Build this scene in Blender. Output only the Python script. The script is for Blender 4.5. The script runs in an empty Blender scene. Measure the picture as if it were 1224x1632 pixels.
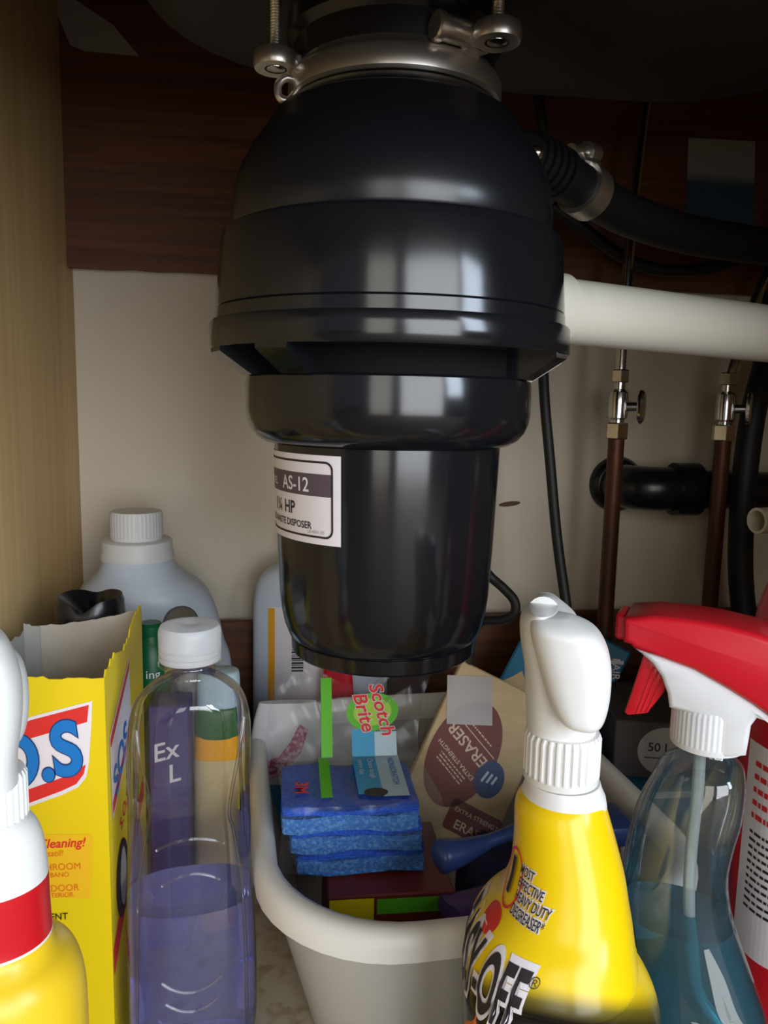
import bpy, bmesh, math, random
from mathutils import Vector, Matrix
from mathutils.bvhtree import BVHTree

random.seed(7)
scene = bpy.context.scene
COL = scene.collection
R = math.radians

# ---------------------------------------------------------------- camera, world, light, exposure
cam_d = bpy.data.cameras.new('camera')
cam = bpy.data.objects.new('camera', cam_d)
COL.objects.link(cam)
cam_d.sensor_fit = 'HORIZONTAL'
cam_d.sensor_width = 36.0
cam_d.lens = 36.0 * 1250.0 / 1224.0
cam_d.clip_start = 0.01
cam.matrix_world = (Matrix.Translation((0, 0, .42)) @ Matrix.Rotation(R(-7), 4, 'Z')
                    @ Matrix.Rotation(R(82), 4, 'X') @ Matrix.Rotation(R(1.2), 4, 'Z'))
scene.camera = cam

world = bpy.data.worlds.new('kitchen_daylight')
scene.world = world
world.use_nodes = True
bg = world.node_tree.nodes['Background']
bg.inputs[0].default_value = (.93, .96, 1.0, 1)
bg.inputs[1].default_value = .18


def area(name, loc, target, sx, sy, power, color):
    d = bpy.data.lights.new(name, 'AREA')
    d.shape = 'RECTANGLE'
    d.size, d.size_y, d.energy, d.color = sx, sy, power, color
    o = bpy.data.objects.new(name, d)
    COL.objects.link(o)
    o.location = loc
    o.rotation_euler = (Vector(target) - Vector(loc)).to_track_quat('-Z', 'Y').to_euler()
    return o


area('patio_door_light', (1.02, -2.4, .75), (.1, .5, .42), 1.75, 1.70, 72, (.92, .96, 1.0))
area('side_pane_light', (-.60, -2.5, .75), (.1, .5, .42), .85, 1.70, 15, (1.0, .95, .86))
area('kitchen_window_light', (2.0, -1.55, 1.2), (.1, .5, .40), .63, 1.35, 42, (.74, .86, 1.0))

scene.view_settings.view_transform = 'Standard'
scene.view_settings.look = 'None'
scene.view_settings.gamma = 1
scene.view_settings.use_curve_mapping = False
scene.view_settings.exposure = -0.06
scene.cycles.max_bounces = 14
scene.cycles.transmission_bounces = 12
scene.cycles.transparent_max_bounces = 16
scene.cycles.caustics_refractive = True


# ---------------------------------------------------------------- materials
def S(r, g, b):
    f = lambda c: (c / 255 / 12.92) if c / 255 <= .04045 else ((c / 255 + .055) / 1.055) ** 2.4
    return (f(r), f(g), f(b), 1)


def mat(name, col, rough=.5, metal=0, spec=.5, noise=None, bump=None, trans=0, ior=1.45, coat=0, sss=0):
    m = bpy.data.materials.new(name)
    m.use_nodes = True
    nt = m.node_tree
    b = nt.nodes['Principled BSDF']
    b.inputs['Base Color'].default_value = col
    b.inputs['Roughness'].default_value = rough
    b.inputs['Metallic'].default_value = metal
    b.inputs['Specular IOR Level'].default_value = spec
    b.inputs['Transmission Weight'].default_value = trans
    b.inputs['IOR'].default_value = ior
    b.inputs['Coat Weight'].default_value = coat
    tc = nt.nodes.new('ShaderNodeTexCoord')
    if noise:                                   # (scale vector, second colour, contrast low, contrast high)
        mp = nt.nodes.new('ShaderNodeMapping')
        mp.inputs['Scale'].default_value = noise[0]
        n = nt.nodes.new('ShaderNodeTexNoise')
        n.inputs['Scale'].default_value = 1
        n.inputs['Detail'].default_value = 5
        r = nt.nodes.new('ShaderNodeValToRGB')
        r.color_ramp.elements[0].position = noise[2]
        r.color_ramp.elements[1].position = noise[3]
        r.color_ramp.elements[0].color = col
        r.color_ramp.elements[1].color = noise[1]
        nt.links.new(tc.outputs['Object'], mp.inputs['Vector'])
        nt.links.new(mp.outputs[0], n.inputs['Vector'])
        nt.links.new(n.outputs['Fac'], r.inputs[0])
        nt.links.new(r.outputs[0], b.inputs['Base Color'])
    if bump:                                    # (scale, strength, distance)
        n2 = nt.nodes.new('ShaderNodeTexNoise')
        n2.inputs['Scale'].default_value = bump[0]
        n2.inputs['Detail'].default_value = 3
        bp = nt.nodes.new('ShaderNodeBump')
        bp.inputs['Strength'].default_value = bump[1]
        bp.inputs['Distance'].default_value = bump[2]
        nt.links.new(tc.outputs['Object'], n2.inputs['Vector'])
        nt.links.new(n2.outputs['Fac'], bp.inputs['Height'])
        nt.links.new(bp.outputs[0], b.inputs['Normal'])
    return m


def zramp(m, z0, z1, stops, interp='LINEAR', axis=(0, 0, 1)):
    """printed colour that changes with height along the object (labels, dyed plastic)"""
    nt = m.node_tree
    tc = nt.nodes.new('ShaderNodeTexCoord')
    sp = nt.nodes.new('ShaderNodeVectorMath')
    sp.operation = 'DOT_PRODUCT'
    sp.inputs[1].default_value = axis
    mr = nt.nodes.new('ShaderNodeMapRange')
    mr.inputs['From Min'].default_value = z0
    mr.inputs['From Max'].default_value = z1
    r = nt.nodes.new('ShaderNodeValToRGB')
    r.color_ramp.interpolation = interp
    el = r.color_ramp.elements
    while len(el) < len(stops):
        el.new(.5)
    for e, (p, c) in zip(el, stops):
        e.position = p
    for e, (p, c) in zip(el, stops):
        e.color = c
    nt.links.new(tc.outputs['Object'], sp.inputs[0])
    nt.links.new(sp.outputs['Value'], mr.inputs['Value'])
    nt.links.new(mr.outputs[0], r.inputs[0])
    nt.links.new(r.outputs[0], nt.nodes['Principled BSDF'].inputs['Base Color'])
    return m


def clear(name, tint, refl=1.0, rough=.04, base=.04, milky=0, milkcol=(.8, .82, .85, 1), top=.85):
    """thin clear plastic wall: lets light through, mirrors more at grazing angles"""
    m = bpy.data.materials.new(name)
    m.use_nodes = True
    nt = m.node_tree
    nt.nodes.remove(nt.nodes['Principled BSDF'])
    out = nt.nodes['Material Output']
    t = nt.nodes.new('ShaderNodeBsdfTransparent')
    t.inputs[0].default_value = tint
    g = nt.nodes.new('ShaderNodeBsdfGlossy')
    g.inputs['Roughness'].default_value = rough
    g.inputs['Color'].default_value = (refl, refl, refl, 1)
    lw = nt.nodes.new('ShaderNodeLayerWeight')
    lw.inputs['Blend'].default_value = .28
    mr = nt.nodes.new('ShaderNodeMapRange')
    mr.inputs['To Min'].default_value = base
    mr.inputs['To Max'].default_value = top
    mx = nt.nodes.new('ShaderNodeMixShader')
    nt.links.new(lw.outputs['Fresnel'], mr.inputs['Value'])
    nt.links.new(mr.outputs[0], mx.inputs[0])
    src = t
    if milky:
        d = nt.nodes.new('ShaderNodeBsdfDiffuse')
        d.inputs[0].default_value = milkcol
        m2 = nt.nodes.new('ShaderNodeMixShader')
        m2.inputs[0].default_value = milky
        nt.links.new(t.outputs[0], m2.inputs[1])
        nt.links.new(d.outputs[0], m2.inputs[2])
        src = m2
    nt.links.new(src.outputs[0], mx.inputs[1])
    nt.links.new(g.outputs[0], mx.inputs[2])
    nt.links.new(mx.outputs[0], out.inputs['Surface'])
    return m


M = {}
M['side_wood'] = mat('side_wood', S(214, 184, 132), .55, noise=((90, 90, 3), S(196, 162, 108), .3, .75), bump=(300, .08, .001))
M['panel_wood'] = mat('panel_wood', S(112, 67, 41), .6, noise=((4, 4, 160), S(80, 46, 29), .3, .7), bump=(200, .15, .001))
M['drywall'] = mat('drywall', S(222, 212, 194), .9, noise=((7, 7, 2.5), S(212, 200, 180), .35, .7), bump=(60, .1, .002))
M['stain'] = mat('stain', S(96, 76, 60), .9)
M['vinyl'] = mat('vinyl', S(196, 184, 158), .45, noise=((70, 70, 70), S(146, 124, 90), .5, .72))
M['counter'] = mat('counter', S(70, 54, 42), .8)
M['kitchen_floor'] = mat('kitchen_floor', S(120, 96, 72), .6)
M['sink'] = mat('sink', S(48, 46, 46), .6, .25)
M['black'] = mat('black', (.0070, .0078, .0100, 1), .15, spec=.68, bump=(9, .05, .004))
M['black_satin'] = mat('black_satin', (.008, .0090, .0118, 1), .27, spec=.65, bump=(9, .04, .004))
M['black_matte'] = mat('black_matte', (.006, .006, .006, 1), .8, spec=.15)
M['rubber'] = mat('rubber', (.009, .009, .009, 1), .55)
M['steel'] = mat('steel', (.72, .69, .64, 1), .3, .93, bump=(80, .1, .001))
M['chrome'] = mat('chrome', (.7, .7, .7, 1), .16, 1)
M['copper'] = mat('copper', S(104, 66, 50), .5, .6, noise=((60, 60, 20), S(76, 50, 42), .35, .7))
M['pvc'] = mat('pvc', S(226, 224, 212), .38)
M['cream'] = mat('cream', S(228, 220, 190), .45)
M['paper'] = mat('paper', S(160, 156, 152), .8)
M['paper_blue'] = zramp(mat('paper_blue', S(120, 140, 160), .7), .600, .705, [(0, S(52, 74, 96)), (.52, S(58, 80, 100)), (.62, S(150, 152, 150)), (1, S(160, 158, 150))])
M['white'] = mat('white', S(236, 236, 234), .32)
M['white_soft'] = mat('white_soft', S(226, 228, 232), .42)
M['jug'] = mat('jug', S(198, 208, 222), .38)
M['jug_cap'] = mat('jug_cap', S(214, 214, 214), .45)
M['label_white'] = mat('label_white', S(232, 226, 232), .4)
M['ink'] = mat('ink', S(40, 34, 38), .5)
M['band'] = mat('band', S(88, 76, 86), .45)
M['faint'] = mat('faint', S(170, 166, 172), .5)
M['yellow'] = mat('yellow', S(250, 224, 20), .3)
M['box_yellow'] = mat('box_yellow', S(232, 204, 14), .42)
M['cardboard'] = mat('cardboard', S(186, 178, 166), .85, noise=((40, 40, 40), S(172, 162, 148), .3, .7))
M['card_grey'] = mat('card_grey', S(160, 160, 156), .85)
M['red'] = mat('red', S(206, 26, 42), .3)
M['red_print'] = mat('red_print', S(222, 48, 44), .4)
M['blue_print'] = mat('blue_print', S(20, 120, 200), .4)
M['blue_light'] = mat('blue_light', S(70, 170, 226), .4)
M['orange_print'] = mat('orange_print', S(226, 120, 20), .5)
M['orange_faint'] = mat('orange_faint', S(240, 190, 30), .45)
M['maroon'] = mat('maroon', S(116, 44, 34), .45)
M['navy_print'] = mat('navy_print', S(34, 60, 112), .45)
M['pale_print'] = mat('pale_print', S(226, 200, 176), .5)
M['kraft'] = mat('kraft', S(214, 190, 146), .6, noise=((18, 60, 60), S(198, 170, 124), .35, .7))
M['sponge'] = mat('sponge', S(58, 122, 206), .9, noise=((420, 420, 420), S(110, 172, 232), .45, .7), bump=(500, .9, .002))
M['scour'] = mat('scour', S(26, 104, 232), .95, noise=((600, 600, 600), S(16, 70, 186), .4, .65), bump=(900, .8, .001))
M['green_print'] = mat('green_print', S(96, 188, 40), .4)
M['green_light'] = mat('green_light', S(170, 210, 70), .4)
M['sky_print'] = mat('sky_print', S(60, 160, 205), .4)
M['pale_blue'] = mat('pale_blue', S(186, 210, 222), .4)
M['teal_box'] = mat('teal_box', S(36, 118, 156), .5)
M['dark_box'] = mat('dark_box', S(64, 58, 56), .6)
M['purple'] = mat('purple', S(88, 58, 122), .5)
M['purple_card'] = mat('purple_card', S(64, 56, 120), .45)
M['navy'] = mat('navy', S(34, 46, 92), .7)
M['handle_blue'] = mat('handle_blue', S(52, 70, 122), .3)
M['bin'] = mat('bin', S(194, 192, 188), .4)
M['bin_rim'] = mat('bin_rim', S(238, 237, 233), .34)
M['green'] = mat('green', S(14, 96, 56), .35)
M['tan_label'] = mat('tan_label', S(206, 186, 140), .5)
M['pink_print'] = mat('pink_print', S(190, 72, 120), .5, noise=((260, 260, 260), S(236, 200, 214), .45, .6))
M['orange'] = mat('orange', S(238, 164, 24), .45)
M['tape'] = clear('tape', (.93, .92, .93, 1), .6, .25, .05, .62, (.66, .63, .62, 1))
M['clear_wall'] = clear('clear_wall', (.93, .935, .955, 1), 1, .03, .05)
M['clear_wall2'] = clear('clear_wall2', (.88, .92, .94, 1), 1, .05, .05, .03, (.6, .75, .85, 1))
M['film'] = clear('film', (.97, .97, .97, 1), .6, .2, .015, .012, top=.14)
M['frost_cap'] = mat('frost_cap', S(236, 238, 242), .3, trans=.55, ior=1.3)
M['tube_clear'] = clear('tube_clear', (.8, .86, .86, 1), .9, .1, .1, .35, (.75, .82, .82, 1))
M['purple_liquid'] = mat('purple_liquid', (.50, .52, .90, 1), .02, trans=.86, ior=1.2)
M['teal_liquid'] = mat('teal_liquid', (.04, .40, .56, 1), .02, trans=.88, ior=1.2)


# ---------------------------------------------------------------- mesh helpers (verts, faces)
def box(x0, x1, y0, y1, z0, z1, bev=0, seg=1):
    bm = bmesh.new()
    bmesh.ops.create_cube(bm, size=1)
    for v in bm.verts:
        v.co = Vector(((x0 + x1) / 2 + v.co.x * (x1 - x0), (y0 + y1) / 2 + v.co.y * (y1 - y0), (z0 + z1) / 2 + v.co.z * (z1 - z0)))
    if bev:
        bmesh.ops.bevel(bm, geom=bm.edges[:], offset=bev, segments=seg, affect='EDGES', profile=.5)
    return dump(bm)


def dump(bm):
    bm.verts.index_update()
    V = [v.co.copy() for v in bm.verts]
    F = [[v.index for v in f.verts] for f in bm.faces]
    bm.free()
    return V, F


def join(*parts):
    V, F = [], []
    for v, f in parts:
        o = len(V)
        V += list(v)
        F += [[i + o for i in q] for q in f]
    return V, F


def move(d, m):
    return [m @ Vector(v) for v in d[0]], d[1]


def rings(rs, cap0=True, cap1=True):
    n = len(rs[0])
    V = [Vector(p) for r in rs for p in r]
    F = []
    for i in range(len(rs) - 1):
        for j in range(n):
            F.append([i * n + j, i * n + (j + 1) % n, (i + 1) * n + (j + 1) % n, (i + 1) * n + j])
    if cap0:
        F.append(list(range(n))[::-1])
    if cap1:
        F.append([(len(rs) - 1) * n + j for j in range(n)])
    return V, F


def lathe(prof, n=64, cap0=True, cap1=True, cx=0, cy=0):
    return rings([[(cx + r * math.cos(2 * math.pi * j / n), cy + r * math.sin(2 * math.pi * j / n), z) for j in range(n)] for r, z in prof], cap0, cap1)


def ribbed(r, z0, z1, ribs=36, depth=.0008, cx=0, cy=0, top_in=.0012):
    n = ribs * 4
    rr = lambda j: r - (depth if j % 4 >= 2 else 0)
    def ring(z, d, rib):
        return [(cx + ((rr(j) if rib else r) - d) * math.cos(2 * math.pi * j / n), cy + ((rr(j) if rib else r) - d) * math.sin(2 * math.pi * j / n), z) for j in range(n)]
    h = z1 - z0
    return rings([ring(z0, .0004, False), ring(z0 + h * .14, 0, False), ring(z0 + h * .16, 0, True), ring(z1 - h * .1, 0, True), ring(z1, top_in, False)])


def spline(pts, k=8):
    P = [Vector(p) for p in pts]
    P = [P[0] * 2 - P[1]] + P + [P[-1] * 2 - P[-2]]
    out = []
    for i in range(1, len(P) - 2):
        for s in range(k):
            t = s / k
            a, b, c, d = P[i - 1], P[i], P[i + 1], P[i + 2]
            out.append(.5 * ((2 * b) + (c - a) * t + (2 * a - 5 * b + 4 * c - d) * t * t + (3 * b - a - 3 * c + d) * t ** 3))
    out.append(P[-2])
    return out


def tube(path, r, n=16, cap=True):
    path = [Vector(p) for p in path]
    m = len(path)
    rad = r if isinstance(r, (list, tuple)) else [r] * m
    t0 = (path[1] - path[0]).normalized()
    up = Vector((0, 0, 1)) if abs(t0.z) < .9 else Vector((1, 0, 0))
    x = t0.cross(up).normalized()
    rs = []
    for i in range(m):
        t = (path[min(i + 1, m - 1)] - path[max(i - 1, 0)]).normalized()
        x = (x - t * x.dot(t)).normalized()
        y = t.cross(x)
        rs.append([path[i] + (x * math.cos(2 * math.pi * j / n) + y * math.sin(2 * math.pi * j / n)) * rad[i] for j in range(n)])
    return rings(rs, cap, cap)


def sell(rx, ry, e, n, cx=0, cy=0, z=0):
    o = []
    for j in range(n):
        a = 2 * math.pi * j / n
        c, s = math.cos(a), math.sin(a)
        o.append((cx + rx * math.copysign(abs(c) ** (2 / e), c), cy + ry * math.copysign(abs(s) ** (2 / e), s), z))
    return o


def loft(secs, n=48, cap0=True, cap1=True):
    """secs: (z, cx, cy, rx, ry, exponent)"""
    return rings([sell(rx, ry, e, n, cx, cy, z) for z, cx, cy, rx, ry, e in secs], cap0, cap1)


def smooth_secs(secs, k=4):
    """Catmull-Rom between rows of numbers"""
    o = []
    S_ = [secs[0]] + list(secs) + [secs[-1]]
    for i in range(1, len(S_) - 2):
        for s in range(k):
            t = s / k
            row = []
            for a, b, c, d in zip(S_[i - 1], S_[i], S_[i + 1], S_[i + 2]):
                row.append(.5 * (2 * b + (c - a) * t + (2 * a - 5 * b + 4 * c - d) * t * t + (3 * b - a - 3 * c + d) * t ** 3))
            o.append(tuple(row))
    o.append(tuple(secs[-1]))
    return o


def prism(outline, t, bev=.002, seg=2, y=0):
    """outline in (x, z), thickness t along y"""
    bm = bmesh.new()
    a = [bm.verts.new((u, y - t / 2, z)) for u, z in outline]
    f = bm.faces.new(a)
    r = bmesh.ops.extrude_face_region(bm, geom=[f])
    for v in r['geom']:
        if isinstance(v, bmesh.types.BMVert):
            v.co.y += t
    bmesh.ops.recalc_face_normals(bm, faces=bm.faces)
    if bev:
        ed = [e for e in bm.edges if abs(e.verts[0].co.y - e.verts[1].co.y) < 1e-6]
        bmesh.ops.bevel(bm, geom=ed, offset=bev, segments=seg, affect='EDGES', profile=.5)
    bmesh.ops.triangulate(bm, faces=[f for f in bm.faces if len(f.verts) > 4])
    return dump(bm)


def grid(fn, nu, nv):
    V = [Vector(fn(i / nu, j / nv)) for j in range(nv + 1) for i in range(nu + 1)]
    F = [[j * (nu + 1) + i, j * (nu + 1) + i + 1, (j + 1) * (nu + 1) + i + 1, (j + 1) * (nu + 1) + i] for j in range(nv) for i in range(nu)]
    return V, F


def slab(fn, nu, nv, th):
    """a sheet with thickness th (along the vector fn returns second)"""
    A, F = grid(lambda u, v: fn(u, v)[0], nu, nv)
    B, _ = grid(lambda u, v: Vector(fn(u, v)[0]) + Vector(fn(u, v)[1]) * th, nu, nv)
    n = len(A)
    E = []
    w = nu + 1
    edge = [i for i in range(w)] + [j * w + nu for j in range(1, nv + 1)] + [nv * w + i for i in range(nu - 1, -1, -1)] + [j * w for j in range(nv - 1, 0, -1)]
    for a, b in zip(edge, edge[1:] + edge[:1]):
        E.append([a, b, b + n, a + n])
    return A + B, [f[::-1] for f in F] + [[i + n for i in f] for f in F] + E


# ---------------------------------------------------------------- scene objects
def thing(name, label, cat, loc=(0, 0, 0), rotz=0, group=None, kind=None):
    o = bpy.data.objects.new(name, None)
    o.empty_display_size = .02
    COL.objects.link(o)
    o.location = loc
    o.rotation_euler = (0, 0, rotz)
    tag(o, label, cat, group, kind)
    o.matrix_basis = Matrix.Translation(loc) @ Matrix.Rotation(rotz, 4, 'Z')
    return o


def tag(o, label=None, cat=None, group=None, kind=None):
    if label: o['label'] = label
    if cat: o['category'] = cat
    if group: o['group'] = group
    if kind: o['kind'] = kind
    return o


def obj(name, d, m, parent=None, smooth=None, label=None, loc=None):
    me = bpy.data.meshes.new(name)
    me.from_pydata([tuple(v) for v in d[0]], [], d[1])
    me.materials.append(M[m] if isinstance(m, str) else m)
    me.update()
    bm = bmesh.new()
    bm.from_mesh(me)
    bmesh.ops.recalc_face_normals(bm, faces=bm.faces)
    bm.to_mesh(me)
    bm.free()
    if smooth is not None:
        me.shade_smooth()
        me.set_sharp_from_angle(angle=R(smooth))
    o = bpy.data.objects.new(name, me)
    COL.objects.link(o)
    if parent: o.parent = parent
    if loc: o.location = loc
    if label: o['label'] = label
    return o


def struct(name, d, m, smooth=None, label=None):
    return tag(obj(name, d, m, None, smooth), label, None, None, 'structure')


def local(t, pts):
    i = t.matrix_basis.inverted()
    return [i @ Vector(p) for p in pts]


# ---------------------------------------------------------------- flat print
def text2d(body, size, align='LEFT', bold=0, shear=0, sx=1, cuts=0):
    cu = bpy.data.curves.new('lettering', 'FONT')
    cu.body, cu.size, cu.align_x, cu.offset, cu.shear = body, size, align, bold * size, shear
    cu.resolution_u = 3 if size < .02 else 7
    o = bpy.data.objects.new('lettering', cu)
    COL.objects.link(o)
    dg = bpy.context.evaluated_depsgraph_get()
    me = bpy.data.meshes.new_from_object(o.evaluated_get(dg))
    bm = bmesh.new()
    bm.from_mesh(me)
    if cuts:
        bmesh.ops.subdivide_edges(bm, edges=bm.edges[:], cuts=cuts, use_grid_fill=True)
    bpy.data.objects.remove(o)
    bpy.data.curves.remove(cu)
    bpy.data.meshes.remove(me)
    for v in bm.verts:
        v.co.x *= sx
    V, F = dump(bm)
    return [(v.x, v.y) for v in V], F


def shape2d(outline, nr=1):
    """star-shaped outline filled with rings towards its centre"""
    n = len(outline)
    cx, cy = sum(p[0] for p in outline) / n, sum(p[1] for p in outline) / n
    V, F = [(cx, cy)], []
    for k in range(1, nr + 1):
        V += [(cx + (x - cx) * k / nr, cy + (y - cy) * k / nr) for x, y in outline]
    for j in range(n):
        F.append([0, 1 + j, 1 + (j + 1) % n])
    for k in range(nr - 1):
        for j in range(n):
            a, b = 1 + k * n, 1 + (k + 1) * n
            F.append([a + j, b + j, b + (j + 1) % n, a + (j + 1) % n])
    return V, F


def rect2d(x0, x1, y0, y1, nx=1, ny=1):
    V = [(x0 + (x1 - x0) * i / nx, y0 + (y1 - y0) * j / ny) for j in range(ny + 1) for i in range(nx + 1)]
    w = nx + 1
    return V, [[j * w + i, j * w + i + 1, (j + 1) * w + i + 1, (j + 1) * w + i] for j in range(ny) for i in range(nx)]


def oval2d(cx, cy, a, b, rot=0, n=28):
    c, s = math.cos(rot), math.sin(rot)
    return [(cx + a * math.cos(t) * c - b * math.sin(t) * s, cy + a * math.cos(t) * s + b * math.sin(t) * c) for t in [2 * math.pi * j / n for j in range(n)]]


def rrect2d(x0, x1, y0, y1, r, k=5):
    o = []
    for cx, cy, a0 in ((x1 - r, y1 - r, 0), (x0 + r, y1 - r, 90), (x0 + r, y0 + r, 180), (x1 - r, y0 + r, 270)):
        for i in range(k + 1):
            a = R(a0 + 90 * i / k)
            o.append((cx + r * math.cos(a), cy + r * math.sin(a)))
    return o


def frame2d(outer, inner):
    n = len(outer)
    return list(outer) + list(inner), [[j, (j + 1) % n, n + (j + 1) % n, n + j] for j in range(n)]


def xf(d, ox=0, oy=0, rot=0, s=1):
    c, sn = math.cos(rot), math.sin(rot)
    return [(ox + s * (x * c - y * sn), oy + s * (x * sn + y * c)) for x, y in d[0]], d[1]


def decal(name, d, m, parent, O, U, Vv, off=.0003, bvh=None, label=None, thick=.00025):
    """print laid on a surface: flat in the plane O,U,V or dropped onto a bvh along the plane's normal"""
    O, U, Vv = Vector(O), Vector(U).normalized(), Vector(Vv).normalized()
    N = U.cross(Vv).normalized()
    P, ok = [], []
    for u, v in d[0]:
        q = O + U * u + Vv * v
        if bvh:
            h, n, i, di = bvh.ray_cast(q + N * .15, -N, .4)
            ok.append(h is not None)
            P.append(h + N * off if h is not None else q)
        else:
            ok.append(True)
            P.append(q + N * off)
    F = [f for f in d[1] if all(ok[i] for i in f)]
    used = sorted({i for f in F for i in f})
    ix = {i: k for k, i in enumerate(used)}
    F = [[ix[i] for i in f] for f in F]
    P = [P[i] for i in used]
    me = bpy.data.meshes.new(name)
    me.from_pydata([tuple(p) for p in P], [], F)
    me.materials.append(M[m])
    o = bpy.data.objects.new(name, me)
    COL.objects.link(o)
    if parent: o.parent = parent
    if label: o['label'] = label
    return o


def wrap(name, d, m, parent, r, a0, z0, off=.0003, cx=0, cy=0, taper=0, label=None):
    """print wrapped round an upright cylinder: u along the arc from angle a0 (0 = facing -y), v up from z0"""
    P = []
    for u, v in d[0]:
        rr = r + taper * v + off
        a = a0 + u / r
        P.append((cx + rr * math.sin(a), cy - rr * math.cos(a), z0 + v))
    me = bpy.data.meshes.new(name)
    me.from_pydata(P, [], d[1])
    me.materials.append(M[m])
    o = bpy.data.objects.new(name, me)
    COL.objects.link(o)
    o.parent = parent
    if label: o['label'] = label
    return o


def bvh_of(d):
    return BVHTree.FromPolygons([Vector(v) for v in d[0]], d[1])


# ================================================================ THE CABINET
XL, XR, YB, YF = -.215, .62, .82, .225
struct('floor', box(XL, XR, YF, YB, -.018, 0), 'vinyl', label='speckled beige vinyl lining on the cabinet floor')
struct('wall_left', box(XL - .018, XL, YF, .86, -.018, .86), 'side_wood', label='pale wood grain side panel of the cabinet')
struct('wall_right', box(XR, XR + .018, YF, .86, -.018, .86), 'side_wood')
struct('wall_back', box(XL - .018, XR + .018, .842, .86, -.018, .86), 'drywall', label='cream plaster wall seen through the cut-out cabinet back')
# jagged lower edge of the upper back board
edge = [(XL, .5435)]
for i in range(1, 40):
    x = XL + (XR - XL) * i / 40
    edge.append((x, .5435 + random.uniform(-.0009, .0009)))
edge.append((XR, .5435))
struct('trim_1', prism(edge + [(XR, .86), (XL, .86)], .008, 0, y=YB + .004), 'panel_wood', label='dark reddish wood board across the upper cabinet back')
struct('trim_2', prism([(XL, 0), (XR, 0), (XR, .194), (.3, .192), (0, .186), (XL, .183)], .008, 0, y=YB + .004), 'panel_wood', label='dark wood board along the bottom of the cabinet back')
struct('ceiling', box(XL - .018, XR + .018, .2, .86, .842, .86), 'counter', label='dark underside of the counter above the cabinet')
# face frame of the cabinet opening, round the viewer
struct('trim_3', box(XL - .018, XR + .018, YF - .02, YF, .575, .86, .002), 'side_wood', label='top rail of the cabinet face frame')
struct('trim_4', box(XL - .06, XL + .004, YF - .02, YF, -.12, .86, .002), 'side_wood')
struct('trim_5', box(.37, XR + .06, YF - .02, YF, -.12, .86, .002), 'side_wood')
struct('trim_6', box(XL - .018, XR + .018, YF - .02, YF, -.12, 0, .002), 'side_wood')
struct('kitchen_floor', box(-3.5, 4.5, -4.5, YF - .0205, -.14, -.12), 'kitchen_floor')
obj_ = decal('stain', shape2d(oval2d(0, 0, .0125, .0028, .12, 18)), 'stain', bpy.data.objects['wall_back'], (0.2438, 0.842, 0.3105), (1, 0, 0), (0, 0, 1), .0004)

# taped papers on the upper back board
def sheet(name, outline, m, label, y=YB - .0001):
    o = obj(name, prism(outline, .0008, 0, y=y - .0005), m)
    return tag(o, label, 'paper')
sheet('paper_note', [(-0.2206, 0.7832), (-0.2051, 0.7452), (-0.1922, 0.7406), (-0.1424, 0.7396), (-0.1658, 0.7655), (-0.1993, 0.7848)], 'paper', 'dim grey paper scrap on the dark back board in the upper corner')
sheet('paper_note', [(0.4117, 0.6985), (0.4857, 0.6991), (0.4915, 0.613), (0.4148, 0.6158)], 'paper_blue', 'half grey half blue paper square on the dark back board')

# ================================================================ SINK BOWL (underside)
def rr(w, d, r, z, cx, cy, k=8):
    o = []
    for sx, sy, a0 in ((1, 1, 0), (-1, 1, 90), (-1, -1, 180), (1, -1, 270)):
        for i in range(k + 1):
            a = R(a0 + 90 * i / k)
            o.append((cx + sx * (w - r) + r * math.cos(a), cy + sy * (d - r) + r * math.sin(a), z))
    return o
scx, scy = .14, .41
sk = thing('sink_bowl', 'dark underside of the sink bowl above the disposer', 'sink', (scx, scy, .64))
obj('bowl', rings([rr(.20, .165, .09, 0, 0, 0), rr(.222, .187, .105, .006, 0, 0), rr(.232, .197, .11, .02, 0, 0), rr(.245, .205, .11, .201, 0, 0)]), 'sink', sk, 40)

# ================================================================ WASTE DISPOSER
DX, DY = .060, .48
dz = thing('waste_disposer', 'large black food waste disposer hanging under the sink with white rating label', 'disposer', (DX, DY, .265))
Z = lambda prof: [(r, z - .265) for r, z in prof]
obj('dome', lathe(Z([(.046, .590), (.0565, .5885), (.061, .5855), (.0640, .5812), (.0675, .5800), (.0690, .5792), (.0706, .5776), (.0712, .5755), (.0775, .567), (.083, .559), (.0885, .549), (.0918, .539), (.0932, .528), (.0938, .5165), (.0930, .5148), (.090, .514)]), 128), 'black_satin', dz, 30)
obj('middle_band', lathe(Z([(.090, .5145), (.0968, .5143), (.0988, .5128), (.1000, .508), (.1024, .476), (.1026, .4715), (.1016, .4705), (.098, .4702)]), 128), 'black', dz, 30)
obj('flange', lathe(Z([(.098, .4705), (.1030, .4703), (.1034, .4640), (.1055, .4636), (.1063, .4622), (.1066, .4495), (.1058, .448), (.086, .4478)]), 128), 'black', dz, 30)
obj('vent_core', lathe(Z([(.070, .4485), (.0775, .4485), (.0775, .432), (.070, .432)]), 96), 'black_matte', dz, 30)
def strut(a):
    V = []
    for da in (-.10, .10):
        for r, z in ((.1060, .4485), (.1062, .4455), (.0880, .4335), (.0775, .4335), (.0775, .4485)):
            V.append((r * math.sin(a + da), -r * math.cos(a + da), z - .265))
    return V, [[0, 1, 2, 3, 4], [9, 8, 7, 6, 5]] + [[i, 5 + i, 5 + (i + 1) % 5, (i + 1) % 5] for i in range(5)]
for a in (-72, -41, 56, 92, 128, 164, 200, 236):
    obj('vent_rib', strut(R(a)), 'black', dz)
obj('motor_ring', lathe(Z([(.070, .4345), (.0835, .4343), (.0852, .433), (.0858, .429), (.0858, .4135), (.0850, .4085), (.0828, .4030), (.0790, .3985), (.0740, .3955), (.066, .3945)]), 128), 'black', dz, 30)
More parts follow.
